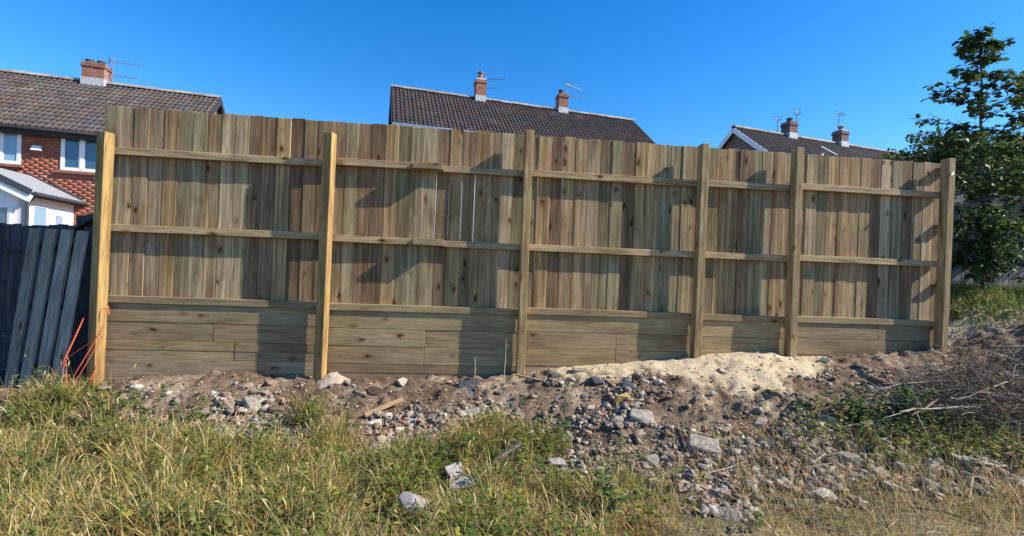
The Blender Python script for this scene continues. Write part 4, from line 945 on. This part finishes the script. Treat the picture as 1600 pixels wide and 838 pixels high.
for (u, v, h, lab, nl, ll) in [(235, 668, .30, 'tall green weed on the bank under the left of the first bay', 54, .055), (288, 668, .24, 'bushy green weed just left of the angular grey boulder', 48, .05),
        (172, 665, .24, 'green weed on the stony ground in front of the first post', 45, .05), (420, 690, .26, 'green weed at the grass edge below the second post', 45, .05),
        (690, 735, .22, 'yellow green weed left of the upright tile fragment', 40, .06), (70, 612, .22, 'small seedling weed growing against the leaning panel', 26, .04),
        (870, 690, .22, 'green weed in the rubble below the third post', 30, .045), (880, 660, .34, 'thin dark upright weed spike by the third post', 30, .025),
        (955, 800, .22, 'dark green leafy weed at the bottom middle', 60, .05), (1345, 668, .30, 'green weed clump beside the brush heap', 80, .06), (1400, 655, .34, 'leafy green weed growing through the front of the brush heap', 90, .06),
        (35, 760, .26, 'green weed in the long grass at the left edge', 50, .05)]:
    weed(u, v, h * 1.25, lab, int(nl * 1.5), ll=ll * 1.15, sp=.012 if 'spike' in lab else .10)
for (u, v, tu, tv, lab) in [(787, 583, 791, 530, 'taller dry stalk standing against the second bay sleepers'), (742, 582, 742, 558, 'shorter dry stalk standing against the second bay sleepers')]:
    p = G(u, v); q = at(tu, tv, p.y); root = empty('dry_stalk', p, 0, lab, 'stalk'); m = MB(); d = q - p
    m.tube([(0, 0, -.03), d * .5 + Vector((.006, 0, 0)), d], [.005, .004, .002], 6)
    for t in (.45, .8): m.tube([d * t, d * t + Vector((.03, 0, .04))], [.003, .001], 5)
    m.build('stem', simple('dry_stalk_stem', (.5, .43, .3), .8, .1, 20, 0), root)

# ------------------------------------------------------------------ brush heap and branches on the right
def twig_geo(m, a, d, ln, r, depth=2, bend=.25, cols=None):
    pts = [a]; dd = d.normalized(); n = 5
    for k in range(n): dd = (dd + rv(bend * .35)).normalized(); pts.append(pts[-1] + dd * (ln / n))
    m.tube(pts, [r * (1 - .75 * i / n) for i in range(n + 1)], 5)
    if depth > 0:
        for k in range(random.randint(2, 4)):
            i = random.randint(1, n - 1); twig_geo(m, pts[i], (dd + rv(.6)), ln * random.uniform(.25, .5), r * .5, depth - 1, bend)
M_br_pale = simple('pale_dead_branch', (.36, .32, .27), .85, .2, 30, .2); M_br_dark = simple('dark_dead_branch', (.10, .07, .045), .9, .3, 30, .3)
M_br_mid = simple('brown_dead_branch', (.22, .165, .11), .9, .25, 30, .3)
bc = G(1530, 650); heap = empty('brush_heap', bc, 0, 'heap of dead brown brushwood on the bank at the right edge', 'brush heap')
def heap_pt():
    while True:
        u = random.uniform(1420, 1690); v = random.uniform(590, 700)
        if ((u - 1560) / 135) ** 2 + ((v - 642) / 52) ** 2 < 1: break
    p = G(u, v); p.z += random.uniform(-.01, .42) * (1 - ((u - 1545) / 160) ** 2); return p
for k in range(60):
    m = MB(); d = Vector((random.choice((-1, 1)), random.gauss(0, .5), random.gauss(.05, .2))); twig_geo(m, heap_pt() - bc, d, random.uniform(.4, 1.0), random.uniform(.005, .011), 1, .2)
    m.build('branch', random.choice((M_br_dark, M_br_dark, M_br_mid, M_br_pale)), heap)
m = MB()
for k in range(900): twig_geo(m, heap_pt() - bc, Vector((random.gauss(0, 1), random.gauss(0, .7), random.gauss(.1, .45))), random.uniform(.12, .42), random.uniform(.002, .0048), 0, .35)
m.build('twigs', M_br_dark, heap, kind='stuff')
m = MB()
for k in range(520): twig_geo(m, heap_pt() - bc, Vector((random.gauss(0, 1), random.gauss(0, .7), random.gauss(.1, .3))), random.uniform(.12, .4), random.uniform(.0018, .004), 0, .3)
m.build('twigs', M_br_mid, heap, kind='stuff')
m = MB()
for k in range(230): twig_geo(m, heap_pt() - bc, Vector((random.gauss(0, 1), random.gauss(0, .7), random.gauss(.15, .35))), random.uniform(.12, .45), random.uniform(.0015, .0035), 0, .3)
m.build('twigs', M_br_pale, heap, kind='stuff')
def branch_thing(name, px, lab, mat, r0, cat='branch', side=5, ln=.18, lift=.0):
    pts = [at(u, v, Y) for u, v, Y in px]; o = pts[0].copy(); root = empty(name, o, 0, lab, cat); m = MB(); pts = [p - o + Vector((0, 0, lift)) for p in pts]
    m.tube(pts, [r0 * (1 - .6 * i / (len(pts) - 1)) for i in range(len(pts))], 7); m.build('stem', mat, root)
    if side:
        for k in range(side):
            m = MB(); i = random.randint(0, len(pts) - 2); p = pts[i].lerp(pts[i + 1], random.random()); twig_geo(m, p, (pts[i + 1] - pts[i]).normalized() + rv(.6), ln * random.uniform(.5, 1.2), r0 * .35, 1)
            m.build('twig', mat, root)
branch_thing('fallen_branch', [(1625, 592, 4.9), (1560, 585, 4.95), (1525, 578, 5.0), (1490, 582, 5.05), (1462, 574, 5.1), (1430, 564, 5.2)], 'long pale bare branch lying on top of the brush heap', M_br_pale, .011, side=7)
branch_thing('fallen_branch', [(1640, 625, 4.7), (1580, 600, 4.85), (1548, 572, 5.0), (1500, 565, 5.1)], 'thinner pale branch crossing the back of the brush heap', M_br_pale, .006, side=5)
branch_thing('dead_stem', [(1486, 585, 5.25), (1500, 560, 5.25), (1512, 527, 5.27), (1524, 497, 5.3)], 'thin dark leaning dead stem standing before the last post', M_br_dark, .006, 'stem', 3, .12)
branch_thing('dead_stem', [(1540, 580, 5.2), (1546, 545, 5.2), (1542, 520, 5.2)], 'short dark dead stem right of the leaning one', M_br_dark, .005, 'stem', 3, .1)
def twig_thing(px, lab, r=.006, mat=M_br_pale):
    ps = [G(u, v) for u, v in px]; o = ps[0]; m = MB(); m.tube([p - o + Vector((0, 0, .02 + .01 * (i % 2))) for i, p in enumerate(ps)], [r * (1 - .5 * i / len(ps)) for i in range(len(ps))], 6)
    tag(m.build('twig', mat, None, loc=o), lab, 'twig')
twig_thing([(1280, 760), (1270, 745), (1272, 728), (1290, 716), (1302, 722), (1306, 738)], 'curled pale root in the cut grass right of the orange brick', .009)
twig_thing([(1100, 745), (1140, 738), (1165, 728)], 'pale bent twig between the grey lump and the orange brick')
twig_thing([(1420, 800), (1470, 806), (1540, 825)], 'long dark twig lying in grass near the lower right corner', .008, M_br_dark)
twig_thing([(1515, 780), (1520, 752), (1545, 752), (1570, 766)], 'pale dry stem below the long concrete slab', .006)
twig_thing([(920, 838), (945, 800), (985, 772), (1010, 768)], 'long pale straw stem arching at the bottom middle', .004)
twig_thing([(1310, 672), (1340, 672), (1370, 676)], 'pale stick lying right of the largest boulder', .010)
# scraps of straw, roots and chips on the bare bank: one mass
m = MB(); CCs = []
for k in range(3800):
    x = random.uniform(-3.5, 5.6); y = random.uniform(2.9, 5.7); q, wd = bank(x, y)
    if q < .4 or random.random() > .15 + .85 * float(sstep(.3, .8, q / wd)): continue
    z = float(zg(x, y)); az = random.gauss(.3, 1.0); d = Vector((math.cos(az), math.sin(az), random.gauss(0, .12))); ln = random.uniform(.04, .18); r = random.uniform(.0012, .0035)
    p = Vector((x, y, z + .012)); pts = [p, p + d * ln * .5 + rv(.008), p + d * ln + rv(.012)]; pts[2].z = max(pts[2].z, float(zg(pts[2].x, pts[2].y)) + .004); nv = len(m.v); m.tube(pts, [r, r, r * .6], 4); c = random.choice(((.34,.28,.19),(.20,.14,.10),(.42,.36,.27),(.15,.10,.08),(.28,.2,.13))); CCs += [c] * (len(m.v) - nv)
o = m.build('plant_debris', M_twig, None, kind='stuff'); a = o.data.color_attributes.new('Col', 'FLOAT_COLOR', 'POINT'); a.data.foreach_set('color', np.concatenate([np.array(CCs), np.ones((len(CCs), 1))], 1).astype(np.float32).reshape(-1))
o['label'] = 'scattered dry roots, straw and twigs over the rubble'

# ------------------------------------------------------------------ trees and shrubs
LEAFC = [(.05,.085,.02),(.065,.105,.027),(.04,.07,.018),(.08,.12,.03),(.10,.14,.035)]
def sapling(base, top, label, limbs, leafn, ls, spread, cols, name='sapling', low=0.08):
    base = Vector(base); top = Vector(top); root = empty(name, base, 0, label, 'tree'); H = top - base; m = MB(); n = 10
    pts = [H * (i / n) + Vector((random.gauss(0, .015), random.gauss(0, .015), 0)) * (0 < i < n) for i in range(n + 1)]
    m.tube(pts, [.028 * (1 - .85 * i / n) + .003 for i in range(n + 1)], 7); V = []; F = []; CC = []
    tips = []
    for k in range(limbs):
        t = low + (1 - low) * (k + random.random()) / limbs; p = H * t; az = k * 2.4 + random.uniform(-.5, .5)
        ln = spread(t) * random.uniform(.65, 1.15); d = Vector((math.cos(az), math.sin(az) * .6, random.uniform(.25, .75))); q = [p]
        for j in range(5): d = (d + Vector((0, 0, random.uniform(-.14, .08))) + rv(.07)).normalized(); q.append(q[-1] + d * ln / 5)
        m.tube(q, [.011 * (1 - .8 * j / 5) * (1.2 - t) + .0018 for j in range(6)], 5); tips.append((q, t))
        sub = [q]
        for j in range(3):
            i = random.randint(1, 4); dd = (d + rv(.6)).normalized(); e = [q[i], q[i] + dd * ln * .2, q[i] + dd * ln * .42]; m.tube(e, [.004, .003, .0015], 4); sub.append(e)
        for j in range(leafn):
            sq = random.choice(sub); i = random.randint(0 if t < .5 else 0, len(sq) - 2); c = sq[i].lerp(sq[i + 1], random.random()); g = Vector((random.gauss(0, 1), random.gauss(0, 1), random.uniform(-.5, .25))).normalized()
            kk = random.uniform(.65, 1.4); col = tuple(x * kk for x in random.choice(cols)); L = ls * random.uniform(.55, 1.25)
            c = c + g * random.uniform(.01, .06)
            leaf_fan(c, g, Vector((random.gauss(0, .4), random.gauss(0, .4), 1)), L, L * .9, V, F, CC, col, True)
    for j in range(14):
        c = H * random.uniform(.88, 1.0); g = Vector((random.gauss(0, 1), random.gauss(0, 1), random.uniform(-.2, .6))).normalized(); leaf_fan(c, g, Vector((0, 0, 1)), ls * .7, ls * .6, V, F, CC, random.choice(cols), True)
    m.build('trunk', M_bark, root); np_leaves('crown', V, F, CC, None, root); return root
b0 = at(1541, 440, 7.1); b0.z = float(zg(b0.x, b0.y, False)) - .05; t0 = at(1531, 52, 7.15)
sapling(b0, t0, 'tall sycamore sapling with dark leaves beside the last post', 58, 50, .085,
        lambda t: (.95 if .25 < t < .62 else .5 + .35 * t if t <= .25 else .95 - 2.3 * (t - .62)) * .84 + .05, LEAFC)
b1 = at(1640, 440, 7.25); b1.z = float(zg(b1.x, b1.y, False)) - .05; t1 = at(1622, 112, 7.3)
sapling(b1, t1, 'second sapling at the right edge of the view', 46, 52, .085, lambda t: .8 - .75 * abs(t - .4), LEAFC + [(.10, .15, .04)])
def shrub(name, c, rx, ry, rz, label, n, ls, cols, lumps=9, cat='shrub'):
    c = Vector(c); root = empty(name, (c.x, c.y, c.z - rz), 0, label, cat); V = []; F = []; CC = []; m = MB(); L = []
    for k in range(lumps):
        d = rv().normalized(); L.append((Vector((d.x * rx * .6, d.y * ry * .6, rz + d.z * rz * .6)), random.uniform(.35, .6)))
    for (p, r) in L:
        a = Vector((random.gauss(0, .06), random.gauss(0, .06), 0)); m.tube([a, a.lerp(p, .5) + rv(.05), p], [.03, .02, .008], 5)
    for k in range(n):
        p, r = random.choice(L); d = rv().normalized() * random.uniform(.55, 1.05); q = p + Vector((d.x * rx * r, d.y * ry * r, d.z * rz * r)); g = (d + rv(.7)).normalized(); kk = random.uniform(.6, 1.4)
        S_ = ls * random.uniform(.6, 1.3); leaf_fan(q, g, Vector((random.gauss(0, .3), random.gauss(0, .3), 1)), S_, S_ * .6, V, F, CC, tuple(x * kk for x in random.choice(cols)))
    m.build('stems', M_bark, root); np_leaves('foliage', V, F, CC, None, root); return root
shrub('shrub', at(1458, 258, 9.2), 1.0, .8, .62, 'dark green rounded shrub showing over the right end of the fence', 3800, .085, LEAFC + [(.06, .11, .03)], 14)
shrub('shrub', at(1585, 268, 9.3), 1.0, .7, .75, 'bright yellow-green shrub behind the weathered grey fence', 3000, .08, [(.17, .22, .05), (.13, .18, .045), (.21, .25, .06)], 12)
shrub('shrub', at(1550, 380, 6.95), .62, .32, .55, 'low leafy sapling regrowth at the foot of the tall sapling', 1000, .09, [(.06, .10, .03), (.09, .13, .045), (.05, .085, .028)], 9)
shrub('shrub', at(1560, 262, 10.2), 1.7, .8, .75, 'broad dark hedge-like shrub filling the gap behind both saplings', 4200, .1, LEAFC, 16)
shrub('shrub', at(1700, 330, 8.0), .9, .7, 1.5, 'leafy bush just outside the right edge shading the old fence', 2200, .1, LEAFC, 12)
